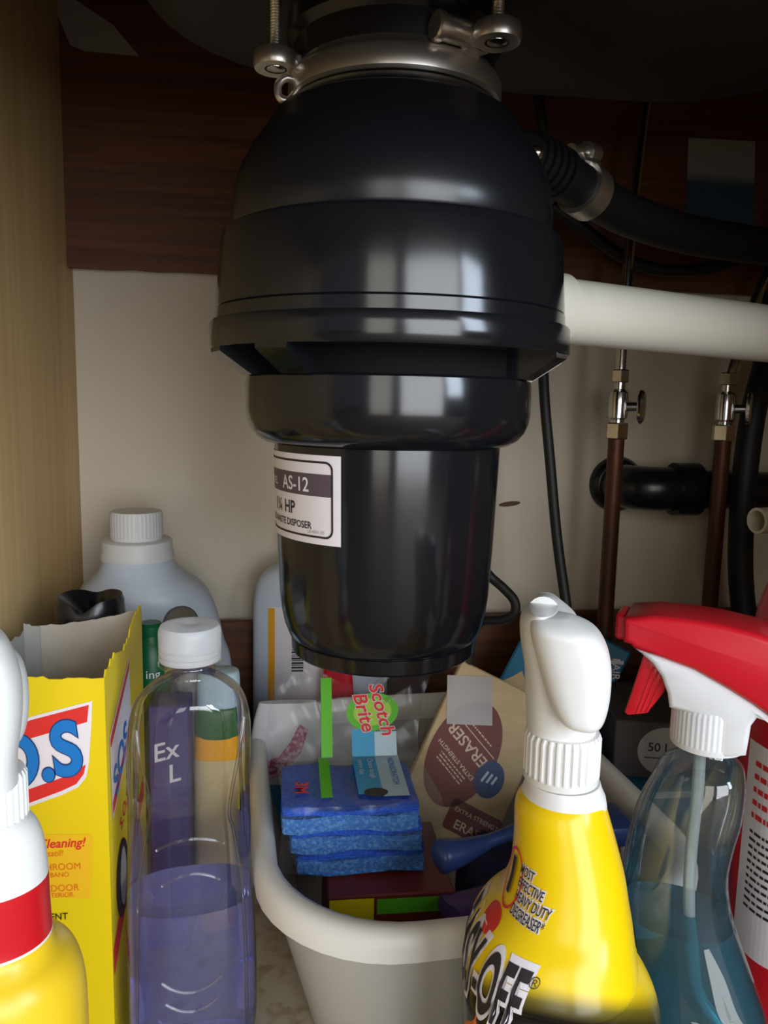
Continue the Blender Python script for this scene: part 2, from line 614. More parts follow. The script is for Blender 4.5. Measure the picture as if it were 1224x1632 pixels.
can_prof = [(.066, .396), (.0688, .3945), (.0686, .385), (.0668, .331), (.0652, .302), (.0640, .2925), (.0622, .2840), (.0596, .2772), (.0580, .2755), (.055, .2750)]
obj('motor_can', lathe(Z(can_prof), 128), 'black', dz, 30)
obj('base_cap', lathe(Z([(.050, .2755), (.0570, .2754), (.0582, .2744), (.0574, .2665), (.0562, .2652), (.040, .2650)]), 96), 'black', dz, 30)
# rating label: arc patch with print
lr, tp = .0673, .0315
lz0, lz1 = .341 - .265, .3905 - .265
a1 = -.487
W_ = .118
lab = wrap('rating_label', rect2d(-W_, 0, 0, lz1 - lz0, 72, 1), 'label_white', dz, lr, a1, lz0, .0003, taper=tp, label='white rating label with dark band and model lettering')
def lab_print(d, m, off=.0006, nm='lettering'):
    wrap(nm, d, m, lab, lr, a1, lz0, off, taper=tp)
H_ = lz1 - lz0
def dense(pts, k=12):
    o = []
    for a, b in zip(pts, pts[1:] + pts[:1]):
        o += [(a[0] + (b[0] - a[0]) * i / k, a[1] + (b[1] - a[1]) * i / k) for i in range(k)]
    return o
fo, fi = rrect2d(-W_ + .0045, -.0045, .0036, H_ - .0032, .0048), rrect2d(-W_ + .0057, -.0057, .0048, H_ - .0044, .0037)
lab_print(frame2d(dense(fo), dense(fi)), 'ink', .0006, 'border')
lab_print(rect2d(-W_ + .0057, -.0057, .0268, .0392, 30, 1), 'band', .00045, 'dark_band')
def lt(body, size, xr, v, m, bold=.01, sx=1):
    d = text2d(body, size, 'RIGHT', bold, 0, sx, 0)
    lab_print(([(x + xr, y + v) for x, y in d[0]], d[1]), m)
lt('AS-12', .0112, -.0205, .0290, 'label_white', .012, .92)
lt('MODEL', .0062, -.0545, .0302, 'label_white', .012)
lt('1¼ HP', .0104, -.0325, .0155, 'ink', .016, .9)
lt('FOOD WASTE DISPOSER', .0056, -.0190, .0083, 'ink', .016, .92)
lt('LB-4001-09', .0026, -.0100, .0060, 'faint', 0)
# clamp ring, ears, bolts and mounting flange above the dome
obj('neck', lathe(Z([(.050, .5880), (.0535, .5880), (.0535, .6010), (.050, .6010)]), 96), 'black_satin', dz, 30)
obj('clamp_ring', lathe(Z([(.0535, .5885), (.0590, .5878), (.0608, .5892), (.0614, .5920), (.0612, .5985), (.0598, .6010), (.0575, .6025), (.0560, .6060), (.0500, .6065)]), 96, False, False), 'steel', dz, 40)
obj('mount_flange', lathe(Z([(.050, .600), (.056, .604), (.058, .618), (.062, .622), (.062, .630), (.045, .6395)]), 96), 'black_satin', dz, 30)
for ax, ay in ((-.068, -.010), (.044, -.062), (.03, .066)):
    f = Vector((ax, ay, 0)).normalized()
    a = math.atan2(ay, ax)
    m4 = Matrix.Translation((ax, ay, .6045 - .265)) @ Matrix.Rotation(a, 4, 'Z')
    ear = obj('clamp_ear', move(join(lathe([(.0062, -.003), (.0118, -.003), (.0126, -.001), (.0126, .003), (.0115, .0055), (.0062, .0055)], 32, False, False),
                                     box(-.022, -.0095, -.0075, .0075, -.003, .0045, .0015)), m4), 'steel', dz, 40)
    bolt = obj('mount_bolt', move(lathe([(.0026, .0), (.0033, .001)] + [q for i in range(22) for q in ((.0033, .002 + i * .0015), (.0027, .00275 + i * .0015))] + [(.0033, .0355)], 20), m4), 'steel', dz, 40)
    obj('bolt_head', move(lathe([(.0025, -.0035), (.0052, -.003), (.0058, -.001), (.0052, .0008), (.003, .001)], 20), m4), 'chrome', bolt, 40)
m4 = Matrix.Translation((.014, -.0615, .6065 - .265)) @ Matrix.Rotation(R(90 + 8), 4, 'Z') @ Matrix.Rotation(R(90), 4, 'X')
obj('barrel_nut', Matrix and move(lathe([(.0035, -.0135), (.0062, -.0135), (.0072, -.0125), (.0072, -.0095), (.0062, -.009), (.0062, .010), (.0056, .011), (.0035, .011)], 32), Matrix.Translation((.024, -.0575, .6075 - .265)) @ Matrix.Rotation(R(22), 4, 'Z') @ Matrix.Rotation(R(90), 4, 'Y')), 'steel', dz, 40)
obj('clamp_curl', tube(spline([(-.055, -.012, .330), (-.062, -.014, .331), (-.0665, -.015, .327), (-.066, -.015, .3205), (-.061, -.015, .319), (-.0575, -.014, .323)], 6), .0022, 12), 'steel', dz, 40)
m4 = Matrix.Translation((.0835, -.004, .5668 - .265)) @ Matrix.Rotation(R(52), 4, 'Y')
obj('dome_screw', move(lathe([(.003, -.002), (.0045, .0005), (.0045, .003), (.0036, .0045), (.002, .005)], 16), m4), 'chrome', dz, 40)

# ================================================================ PLUMBING
# white discharge pipe
pp = thing('discharge_pipe', 'thick white plastic drain pipe leaving the side of the disposer', 'pipe', (.175, .50, .4805))
a, b = Vector((.151, .494, .4808)), Vector((.619, .646, .470))
obj('pipe', tube(local(pp, [a, b]), .0206, 40), 'pvc', pp, 40)
obj('pipe_collar', tube(local(pp, [a + Vector((.002, 0, 0)), a + Vector((.021, .0065, -.0006))]), .0232, 40), 'pvc', pp, 40)

hs = thing('drain_hose', 'black rubber dishwasher hose with steel clamp beside the disposer dome', 'hose', (.1424, .528, .575))
hp = [(.098, .502, .574), (.125, .518, .582), (.155, .537, .584), (.19, .563, .581), (.225, .588, .5745), (.27, .615, .567), (.34, .648, .563), (.45, .69, .566), (.619, .752, .582)]
obj('hose_tube', tube(spline(local(hs, hp), 6), .0158, 24), 'rubber', hs, 40)
for k in range(5):
    c0 = Vector((.158 + k * .0065, .539 + k * .0047, .5845 - k * .0008))
    obj('hose_ridge', tube(local(hs, [c0, c0 + Vector((.0035, .0025, -.0007))]), .0182, 24), 'rubber', hs, 40)
c0 = Vector((.208, .5760, .5775)); t_ = Vector((.035, .025, -.008)).normalized()
cl = obj('hose_clamp', tube(local(hs, [c0, c0 + t_ * .0165]), .0192, 32, True), 'steel', hs, 40, label='stainless worm-drive clamp')
obj('clamp_screw', tube(local(hs, [c0 + Vector((-.010, -.007, .0225)), c0 + Vector((.004, .003, .0245)), c0 + Vector((.005, .0036, .0248)), c0 + Vector((.015, .011, .0262))]), [.0048, .0048, .0078, .0072], 12), 'steel', cl, 40)
obj('clamp_housing', tube(local(hs, [c0 + Vector((-.003, -.002, .0165)), c0 + Vector((.013, .009, .0165))]), .0075, 8), 'steel', cl, 40)

def cord(name, pts, r, label, m='rubber', cat='cord', k=10):
    P0 = Vector(pts[-1])
    t = bpy.data.objects.new(name, None)
    o = obj(name, tube([q - P0 for q in spline(pts, k)], r, 14), m, None, 40, loc=tuple(P0))
    bpy.data.objects.remove(t)
    o.name = name
    return tag(o, label, cat)
cord('power_cord', [(0.2125, 0.7, 0.6855), (0.2193, 0.7, 0.6397), (0.2209, 0.69, 0.5429), (0.2226, 0.68, 0.445), (0.2295, 0.67, 0.3683), (0.2358, 0.66, 0.3025), (0.2441, 0.65, 0.2424), (0.2484, 0.64, 0.1939)], .0046, 'straight black power cord hanging behind the right side of the disposer')
cord('appliance_cord', [(0.095, 0.512, 0.318), (0.112, 0.54, 0.322), (0.1451, 0.585, 0.3035), (0.1574, 0.595, 0.2863), (0.1692, 0.59, 0.2757), (0.1768, 0.585, 0.2667), (0.1768, 0.585, 0.2565), (0.1678, 0.59, 0.2501), (0.1551, 0.6, 0.2459), (0.1522, 0.62, 0.2272), (0.161, 0.66, 0.1946), (0.1708, 0.69, 0.166), (0.1792, 0.72, 0.1293)], .0038, 'black cord bent into a loop beside the foot of the disposer')
cord('drooping_cable', [(0.2559, 0.78, 0.6128), (0.2891, 0.78, 0.5936), (0.3263, 0.78, 0.5711), (0.3635, 0.78, 0.5587), (0.4103, 0.78, 0.5593), (0.4501, 0.78, 0.5702), (0.4959, 0.78, 0.5938), (0.6, 0.78, 0.6), (0.619, 0.78, 0.61)], .0062, 'thin black cable sagging behind the black hose', 'rubber', 'cable')

# copper pipes, stop valves
def stop(cx, cy, ztop, lab_p, lab_v, flip):
    t = thing('copper_pipe', lab_p, 'pipe', (cx, cy, 0), 0, 'copper supply pipes')
    obj('pipe', lathe([(.0079, 0), (.0079, ztop)], 24), 'copper', t, 40)
    v = thing('stop_valve', lab_v, 'valve', (cx, cy, ztop), 0, 'chrome stop valves')
    hexa = lambda r, z0, z1: move(lathe([(r * .93, z0), (r, z0 + .001), (r, z1 - .001), (r * .93, z1)], 6), Matrix.Rotation(R(12), 4, 'Z'))
    obj('bottom_nut', hexa(.0112, -.006, .010), 'chrome', v)
    obj('valve_body', lathe([(.0065, .009), (.0065, .013), (.0092, .015), (.0098, .030), (.0085, .040), (.0055, .043), (.0055, .050)], 24), 'chrome', v, 35)
    obj('top_nut', hexa(.0088, .049, .0615), 'chrome', v)
    st = obj('valve_stem', tube([(.006, -.006, .026), (.0165, -.012, .026)], .0045, 16), 'chrome', v, 35)
    hd = sell(.0095, .0165, 2.2, 28)
    m4 = Matrix.Translation((.0175, -.0125, .026)) @ Matrix.Rotation(R(-36), 4, 'Z') @ Matrix.Rotation(R(90), 4, 'Y') @ Matrix.Rotation(R(90), 4, 'Z')
    obj('valve_handle', move(rings([[(x * .9, y * .9, -.0022) for x, y, z in hd], [(x, y, -.001) for x, y, z in hd], [(x, y, .001) for x, y, z in hd], [(x * .85, y * .85, .003) for x, y, z in hd]]), m4), 'chrome', v, 35)
    return v
cA = (0.3214, 0.745, 0.3943)
cB = (0.4334, 0.745, 0.3942)
vA = stop(cA[0], .745, cA[2], 'copper pipe under the stop valve nearer the disposer, beside the round black wall flange', 'chrome stop valve nearer the disposer with oval handle under the white pipe', 1)
vB = stop(cB[0], .745, cB[2], 'copper pipe under the stop valve farther from the disposer, beside the thick black tube', 'chrome stop valve farther from the disposer, beside the thick black tube', 1)
cord('supply_tube', [(cA[0] + .03, .77, .84), (cA[0] + .012, .76, .66), (cA[0] + .003, .748, .56), (cA[0], .745, .50), (cA[0], .745, cA[2] + .055)], .0050, 'grey flexible supply tube above the stop valve nearer the disposer', 'chrome', 'tube')
cord('supply_tube', [(cB[0] + .11, .78, .84), (cB[0] + .07, .76, .66), (cB[0] + .035, .75, .56), (cB[0] + .006, .745, .47), (cB[0], .745, cB[2] + .055)], .0050, 'grey flexible supply tube above the stop valve farther from the disposer', 'chrome', 'tube')

ab = thing('waste_pipe', 'black plastic waste pipe coming out of the back wall behind the copper pipes', 'pipe', (.354, .842, .338))
q = (0.3654, 0.835, 0.334)
obj('wall_flange', move(lathe([(.031, 0), (.031, .004), (.027, .010), (.021, .012)], 40), Matrix.Translation((q[0] - ab.location.x, -.0005, q[2] - .338)) @ Matrix.Rotation(R(90), 4, 'X')), 'black_satin', ab, 40)
obj('elbow', tube(spline([(q[0] - .354, -.005, q[2] - .338), (q[0] - .354 + .003, -.035, q[2] - .338), (q[0] - .354 + .02, -.05, q[2] - .338), (q[0] - .354 + .05, -.052, q[2] - .338)], 6), .0235, 32), 'black_satin', ab, 40)
obj('coupling', tube([(q[0] - .354 + .042, -.052, q[2] - .338), (q[0] - .354 + .068, -.0525, q[2] - .338)], .0282, 32), 'black_satin', ab, 40)
obj('pipe', tube([(q[0] - .354 + .05, -.052, q[2] - .338), (.62 - .354, -.052, q[2] - .340)], .0203, 32), 'black_satin', ab, 40)
cord('drain_tube', [(0.505, 0.79, 0.5392), (0.4886, 0.77, 0.4732), (0.4694, 0.755, 0.4153), (0.463, 0.75, 0.3386), (0.4666, 0.75, 0.2599), (0.4751, 0.745, 0.1939), (0.4866, 0.74, 0.127)], .0125, 'thick black tube curving down in front of the back wall at the far edge', 'rubber', 'tube')
cp = (0.3844, 0.6, 0.3289)
n_ = 32
ce = lathe([(.0108, 0), (.0108, .243), (.0085, .243), (.0085, 0)], n_, False, False)
ce[1].extend([[3 * n_ + j, 3 * n_ + (j + 1) % n_, (j + 1) % n_, j] for j in range(n_)])
o = obj('tailpiece', move(ce, Matrix.Rotation(R(90), 4, 'Y')), 'cream', None, 40, loc=cp)
o.rotation_euler = (0, R(-1), R(12))
tag(o, 'cream plastic pipe with an open end below the black waste pipe', 'pipe')

# ================================================================ STORAGE BIN AND WHAT LIES IN IT
bn = thing('storage_bin', 'white plastic storage bin with rolled rim holding sponges under the disposer', 'bin', (.122, .573, 0), R(4))
BW, BD = .146, .171
def bring(s_, z, off=0, hump=0):
    o = rr(BW * s_ + off, BD * (.2 + .8 * s_) + off, .085 * s_ + off * .5, z, 0, 0, 10)
    if hump:
        o = [(x, y, z + hump * max(0, 1 - (x / .10) ** 2) ** 2 * max(0, min(1, (y - .10) / .05))) for x, y, z in o]
    return o
obj('body', rings([bring(.74, 0), bring(.76, .002), bring(.965, .112), bring(.955, .112), bring(.75, .005), bring(.5, .0045)]), 'bin', bn, 40)
obj('rim', rings([bring(.962, .108, .0005), bring(.97, .107, .004), bring(.985, .109, .006), bring(.985, .118, .0065), bring(.985, .1245, .0045, .006), bring(.985, .127, .001, .01),
                  bring(.985, .127, -.004, .012), bring(.975, .1245, -.0065, .010), bring(.96, .116, -.006), bring(.953, .108, -.0035)], False, False), 'bin_rim', bn, 50)

# yellow box the sponges rest on
yb = thing('cardboard_box', 'yellow and orange cardboard pack under the blue sponges in the bin', 'box', (.055, .53, .006))
obj('carton', box(-.028, .058, -.048, .042, 0, .086, .001), 'maroon', yb)
decal('green_stripe', rect2d(.005, .055, .072, .083), 'green_print', yb, (0, -.048, 0), (1, 0, 0), (0, 0, 1))
decal('yellow_patch', rect2d(-.027, .003, .058, .084), 'yellow', yb, (0, -.048, 0), (1, 0, 0), (0, 0, 1))

# pack of three sponges
sp = thing('sponge_pack', 'pack of three blue scrub sponges in clear printed wrapper inside the white bin', 'sponge pack', (.0455, .5, .0935))
def sponge_block(x0, x1, y0, y1, z0, z1, seed):
    rnd = random.Random(seed)
    nx, ny, nz = 16, 10, 4
    bm = bmesh.new()
    bmesh.ops.create_cube(bm, size=1)
    bmesh.ops.subdivide_edges(bm, edges=bm.edges[:], cuts=7, use_grid_fill=True)
    for v in bm.verts:
        c = v.co * 2
        k = 1 - .02 * (abs(c.x) > .99) * (abs(c.y) > .99)
        wob = .0012
        v.co = Vector(((x0 + x1) / 2 + c.x * k * (x1 - x0) / 2 + rnd.uniform(-wob, wob) * .6, (y0 + y1) / 2 + c.y * k * (y1 - y0) / 2 + rnd.uniform(-wob, wob) * .6,
                       (z0 + z1) / 2 + c.z * (z1 - z0) / 2 + math.sin(v.co.x * 9 + seed) * .0012 + rnd.uniform(-wob, wob) * .25))
    return dump(bm)
for i in range(3):
    z0 = i * .0168
    dx = (.006, .002, -.004)[i]
    s_ = obj('sponge', sponge_block(-.0455 + dx, .0475 + dx * .5, .004 - .003 * (i == 2), .07, z0 + .0005, z0 + .0115, i), 'sponge', sp, 70)
    obj('scouring_layer', sponge_block(-.0455 + dx, .0475 + dx * .5, .0045 - .003 * (i == 2), .07, z0 + .0118, z0 + .0162, i + 9), 'scour', s_, 70)
ztop = .0515
rnd = random.Random(3)
def film(u, v):
    # over the front, over the top and standing up behind as a crumpled header
    x = -.053 + .110 * u + .004 * math.sin(v * 7)
    w = .0005 * math.sin(u * 31 + v * 17) + .0005 * math.sin(u * 13 - v * 29)
    if v < .25:
        t = v / .25
        return (x, -.0035 - w, .008 + (ztop - .006) * t)
    if v < .5:
        t = (v - .25) / .25
        return (x, -.0025 + t * .068, ztop + .0026 + abs(w))
    t = (v - .5) / .5
    k = 1 + .15 * t
    return (x * k, .066 + .030 * t + 3 * w * t, ztop + .003 + .056 * t + .008 * t * math.sin(u * 9))
obj('wrapper', slab(lambda u, v: (film(u, v), (0, .0003, .0003)), 60, 60, .4), 'film', sp, 60, label='clear crinkled plastic wrapper')
T0 = (0, 0, ztop + .0042)
hd_o, hd_v = (0, .0685, ztop + .0045), Vector((0, .030, .056))
strip = decal('green_strip', rect2d(-.0225, -.0145, .008, .0695), 'green_print', sp, T0, (1, .04, 0), (0, 1, 0), .0002, label='bright green paper strip')
decal('green_strip', rect2d(-.0200, -.0115, 0, .060), 'green_print', sp, hd_o, (1, 0, 0), hd_v, .003)
lb = decal('care_label', rect2d(.0035, .021, .010, .0695), 'sky_print', sp, T0, (1, 0, 0), (0, 1, 0), .0003, label='blue and pale printed label')
decal('pale_half', rect2d(.021, .039, .006, .0695), 'pale_blue', lb, T0, (1, 0, 0), (0, 1, 0), .0004)
decal('cutout', shape2d(oval2d(.016, .012, .0085, .0062, 0, 20)), 'dark_box', lb, T0, (1, 0, 0), (0, 1, 0), .0006)
decal('lettering', xf(text2d('NONSCRATCH', .0062, 'LEFT', .01), .030, .064, R(-90)), 'blue_print', lb, T0, (1, 0, 0), (0, 1, 0), .0008)
decal('lettering', xf(text2d('Cleans tough', .0060, 'LEFT'), .0145, .064, R(-90)), 'label_white', lb, T0, (1, 0, 0), (0, 1, 0), .0008)
decal('lettering', xf(text2d('every day', .0060, 'LEFT'), .0072, .062, R(-90)), 'label_white', lb, T0, (1, 0, 0), (0, 1, 0), .0008)
lb2 = decal('upright_label', rect2d(.0035, .021, 0, .020), 'sky_print', sp, hd_o, (1, 0, 0), hd_v, .003)
decal('pale_half', rect2d(.021, .038, 0, .018), 'pale_blue', lb2, hd_o, (1, 0, 0), hd_v, .0031)
lg = decal('logo', shape2d(oval2d(.020, .033, .0205, .0145, .1)), 'green_print', sp, hd_o, (1, 0, 0), hd_v, .0034, label='green oval logo with red lettering')
decal('logo_glow', shape2d(oval2d(.020, .033, .015, .0105, .1)), 'green_light', lg, hd_o, (1, 0, 0), hd_v, .0037)
decal('lettering', xf(text2d('Scotch', .0150, 'CENTER', .05, .2), .0225, .034, R(-76)), 'label_white', lg, hd_o, (1, 0, 0), hd_v, .0040)
decal('lettering', xf(text2d('Scotch', .0150, 'CENTER', .022, .2), .0225, .034, R(-76)), 'red_print', lg, hd_o, (1, 0, 0), hd_v, .0043)
decal('lettering', xf(text2d('Brite', .0150, 'CENTER', .05, .2), .0085, .032, R(-76)), 'label_white', lg, hd_o, (1, 0, 0), hd_v, .0040)
decal('lettering', xf(text2d('Brite', .0150, 'CENTER', .022, .2), .0085, .032, R(-76)), 'red_print', lg, hd_o, (1, 0, 0), hd_v, .0043)
decal('lettering', xf(text2d('3M', .013, 'CENTER', .03), -.040, .023, R(-92)), 'red_print', sp, T0, (1, 0, 0), (0, 1, 0), .0004)

# white bag with pink print standing at the back of the bin, small pouch below
pk = thing('scrubber_pack', 'white pouch with pink speckled print at the back corner of the bin', 'pouch', (.0, .655, .006))
def pouch(w, h, th, lean, n=10):
    def sec(t):
        k = 1 - .25 * abs(2 * t - 1) ** 3
        return (h * t, 0, lean * t, w * k, th * (math.sin(math.pi * min(1, max(0, .04 + t * .92)))) ** .6 + .001, 2.6)
    return loft([sec(i / n) for i in range(n + 1)], 32)
pd = pouch(.034, .150, .012, .012)
obj('pouch', pd, 'white_soft', pk, 60)
bv = bvh_of(pd)
decal('pink_print', shape2d([(-.02, .085), (-.005, .09), (.012, .110), (.018, .128), (.010, .133), (.002, .118), (-.008, .106), (-.024, .100)], 3), 'pink_print', pk, (0, -.03, 0), (1, 0, 0), (0, 0, 1), .0005, bv)
decal('blue_print', rect2d(-.03, .03, .03, .082, 6, 3), 'sky_print', pk, (0, -.03, 0), (1, 0, 0), (0, 0, 1), .0005, bv)

# eraser carton leaning in the bin
er = thing('eraser_box', 'tan wood-print eraser carton with maroon oval leaning upside down in the bin', 'box', (.160, .630, .120))
me_ = Matrix.Rotation(R(-7), 4, 'Z') @ Matrix.Rotation(R(-24), 4, 'X') @ Matrix.Rotation(R(25), 4, 'Y')
obj('carton', move(box(-.042, .046, 0, .028, -.086, .068, .0012), me_), 'kraft', er)
eo, eu, ev = me_ @ Vector((0, 0, 0)), me_ @ Vector((1, 0, 0)), me_ @ Vector((0, 0, 1))
def ed(nm, d, m, off=.0004, par=None):
    return decal(nm, d, m, par or er, eo, eu, ev, off)
eov = ed('maroon_oval', shape2d(oval2d(-.008, -.004, .029, .048, R(-4), 40)), 'maroon')
def ert(body, size, x, y, m='pale_print', rot=180 - 24, bold=.015, off=.0008):
    d = xf(text2d(body, size, 'CENTER', bold), x, y, R(rot))
    return ed('lettering', d, m, off, eov)
ert('ERASER', .0135, -.006, .008)
ert('EXTRA STRENGTH', .0052, -.011, -.010)
def rules(n, w, h, gap, seed):
    """rows of fine print too small to read"""
    rn = random.Random(seed)
    V, F = [], []
    for i in range(n):
        x = -w / 2
        while x < w / 2:
            l = min(rn.uniform(.0012, .0042), w / 2 - x)
            d = rect2d(x, x + l, -i * gap, h - i * gap)
            F += [[k + len(V) for k in f] for f in d[1]]
            V += d[0]
            x += l + .0009
    return V, F
ed('fine_print', xf(rules(3, .030, .0011, .0030, 2), -.014, -.022, R(180 - 24)), 'pale_print', .0008, eov)
ed('line', xf(rect2d(-.024, .024, -.0004, .0004), -.004, .013, R(-24)), 'pale_print', .0006, eov)
ed('fine_print', xf(rules(1, .026, .0012, .003, 3), .000, .0175, R(180 - 24)), 'pale_print', .0008, eov)
nv = ed('navy_badge', shape2d(oval2d(.021, -.014, .0125, .016, 0, 28)), 'navy_print', .0008)
for k in range(3):
    ed('badge_mark', xf(rect2d(-.0010, .0010, -.0050 + .0012 * k, .0052), .0165 + k * .0042, -.0135 - k * .0004, R(-14)), 'pale_blue', .0012, nv)
tg = ed('maroon_tag', shape2d(rrect2d(.000, .0455, -.066, -.040, .003)), 'maroon', .0004)
ed('lettering', xf(text2d('EXTRA STRENGTH', .0052, 'CENTER', .01), .026, -.0495, R(0)), 'pale_print', .0008, tg)
ed('lettering', xf(text2d('ERASER', .0105, 'CENTER', .015), .026, -.0625, R(0)), 'pale_print', .0008, tg)
ed('brown_mark', shape2d(oval2d(-.030, -.066, .0035, .007, .2, 16)), 'maroon', .0005)
ed('brown_mark', shape2d(oval2d(.038, .030, .0022, .006, .5, 14)), 'maroon', .0005)
ed('brown_mark', shape2d(oval2d(.034, .052, .003, .0018, .2, 12)), 'ink', .0005)
o = ed('tape', xf(rect2d(-.020, .020, -.022, .020, 2, 2), -.022, .040, R(24)), 'tape', .0012)
o['label'] = 'pale translucent tape'

# blue brush, purple glove, navy cloth
bh = thing('brush', 'dark blue brush with rounded handle lying in the bin beside the sponges', 'brush', (.115, .478, .119))
hpth = spline([(-.018, 0, 0), (-.013, .001, .0005), (.0, .004, .001), (.015, .009, .0025), (.03, .014, .0045), (.05, .022, .0055), (.075, .032, .0045), (.10, .042, .0)], 6)
prof = lambda t: .0035 + .0082 * math.sin(min(1, t * 5.0) * math.pi / 2) ** .7 - .0070 * max(0, min(1, (t - .16) / .35)) + .006 * max(0, t - .6)
obj('handle', tube(hpth, [max(.0022, prof(i / (len(hpth) - 1))) for i in range(len(hpth))], 24), 'handle_blue', bh, 60)
hb = obj('head', box(.085, .135, .022, .062, -.014, .002, .004, 2), 'handle_blue', bh, 40)
for i in range(5):
    for j in range(4):
        x, y = .092 + i * .009, .028 + j * .0095
        obj('bristle_tuft', tube([(x, y, -.013), (x + .001, y, -.032)], [.0022, .0032], 8), 'label_white', hb, 40)

def blob(secs, n=40, wob=.002, seed=1):
    V, F = loft(smooth_secs(secs, 4), n)
    rnd = random.Random(seed)
    p1, p2 = rnd.uniform(0, 6), rnd.uniform(0, 6)
    return [Vector((v[0] + wob * math.sin(v[1] * 160 + p1), v[1] + wob * math.sin(v[0] * 140 + p2), v[2] + wob * math.sin(v[0] * 170 + v[1] * 120 + p1))) for v in V], F
def glove(name, label, m, loc, rz, tilt=0, s=1.0, cat='glove'):
    t = thing(name, label, cat, loc, rz)
    mt = Matrix.Rotation(R(tilt), 4, 'X')
    cuff = [(-.06, 0, .016, .040, .010, 2.2), (-.03, 0, .016, .040, .012, 2.2), (0, 0, .016, .042, .013, 2.4), (.03, 0, .015, .044, .013, 2.6), (.05, 0, .014, .040, .010, 2.6)]
    lay = Matrix.Rotation(R(-90), 4, 'X') @ Matrix.Scale(s, 4)
    V, F = blob(cuff, 40, .0015)
    obj('palm', ([mt @ (lay @ Vector(v)) for v in V], F), m, t, 60)
    for k, (x, l) in enumerate(((-.030, .045), (-.011, .055), (.009, .052), (.029, .040))):
        pth = spline([(x, .0, .045), (x * 1.15, .003, .045 + l * .5), (x * 1.25, .010, .045 + l)], 5)
        obj('finger', ([mt @ (lay @ v) for v in tube(pth, [.0085 - .003 * (i / 10) ** 2 for i in range(len(pth))], 14)[0]], tube(pth, .008, 14)[1]), m, t, 60)
    pth = spline([(.035, .0, .0), (.052, .002, .018), (.058, .006, .045)], 5)
    d = tube(pth, .0088, 14)
    obj('thumb', ([mt @ (lay @ v) for v in d[0]], d[1]), m, t, 60)
    return t
glove('rubber_glove', 'purple rubber glove crumpled near the front rim inside the bin', 'purple', (.150, .468, .095), R(-75), -4, .7)
glove('rubber_glove', 'purple rubber glove at the far side of the bin behind the clear spray bottle', 'purple', (.200, .512, .094), R(-20), -6, .7)
nc = obj('cleaning_cloth', blob([(.009, .0, .0, .040, .070, 3), (.03, 0, 0, .042, .075, 3), (.055, .003, .0, .044, .075, 2.6), (.068, .004, .0, .036, .06, 2.4), (.073, .004, 0, .014, .03, 2)], 48, .0025, 5), 'navy', None, 60, loc=(.176, .532, .0))
tag(nc, 'dark navy cloth bunched in the bottom of the bin', 'cloth')

# ================================================================ BACK ROW
# white detergent jug with moulded handle
JX, JY = -.1385, .745
def cut(d, c):
    """solid d minus solid c"""
    obs = []
    for q in (d, c):
        me = bpy.data.meshes.new('cut')
        me.from_pydata([tuple(v) for v in q[0]], [], q[1])
        bm = bmesh.new()
        bm.from_mesh(me)
        bmesh.ops.recalc_face_normals(bm, faces=bm.faces)
        bm.to_mesh(me)
        bm.free()
        o = bpy.data.objects.new('cut', me)
        COL.objects.link(o)
        obs.append(o)
    md = obs[0].modifiers.new('cut', 'BOOLEAN')
    md.operation, md.object, md.solver = 'DIFFERENCE', obs[1], 'EXACT'
    me = bpy.data.meshes.new_from_object(obs[0].evaluated_get(bpy.context.evaluated_depsgraph_get()))
    out = [v.co.copy() for v in me.vertices], [list(p.vertices) for p in me.polygons]
    for o in obs:
        bpy.data.objects.remove(o)
    bpy.data.meshes.remove(me)
    return out
jg = thing('detergent_jug', 'pale blue-white laundry jug with ribbed cap and handle standing in the back corner', 'jug', (JX, JY, 0), 0.1838)
js = [(0.2733, -0.0023, 0.0308), (0.2685, -0.0021, 0.0323), (0.2606, -0.0013, 0.036), (0.2539, -0.0001, 0.0428), (0.2466, 0.0012, 0.052), (0.2362, 0.0034, 0.0592), (0.2177, 0.0055, 0.0647), (0.1898, 0.0077, 0.0688), (0.1522, 0.0104, 0.0738)]
rows = [(z, u, 0, w, min(w, .030 + .014 * min(1, i / 5)), 2.1 + .9 * min(1, i / 6)) for i, (z, u, w) in enumerate(js)]
rows += [(.008, js[-1][1], 0, js[-1][2], .044, 3), (0, js[-1][1], 0, js[-1][2] - .006, .038, 3)]
jd = loft(smooth_secs(rows, 5)[::-1], 64)
hole = [(0.0211, 0.2106), (0.0168, 0.1954), (0.0181, 0.1703), (0.0278, 0.1538), (0.0414, 0.1558), (0.0499, 0.1709), (0.0526, 0.1929), (0.0504, 0.2118), (0.0447, 0.2228), (0.0353, 0.2258), (0.026, 0.2214)]
hole = [(q.x, q.z) for q in spline([(u, 0, z) for u, z in hole] + [(hole[0][0], 0, hole[0][1])], 3)][:-1]
cut_d = rings([[(u * k + .040 * (1 - k), y, z * k + .195 * (1 - k)) for u, z in hole] for y, k in ((-.06, 1.5), (-.035, 1.12), (-.012, 1), (.012, 1), (.035, 1.12), (.06, 1.5))])
obj('body', cut(jd, cut_d), 'jug', jg, 35)
ncx = js[0][1]
jz = js[0][0]
obj('neck_ring', lathe([(.026, jz - .003), (.0335, jz - .003), (.0335, jz + .002), (.0322, jz + .005), (.0322, jz + .014), (.030, jz + .0155), (.022, jz + .0155)], 64, cx=ncx), 'jug_cap', jg, 35)
obj('cap', move(ribbed(.0238, jz + .015, (-0.0007, 0.3148)[1], 40, .0005, 0, 0), Matrix.Translation((ncx, 0, 0))), 'jug_cap', jg, 30)

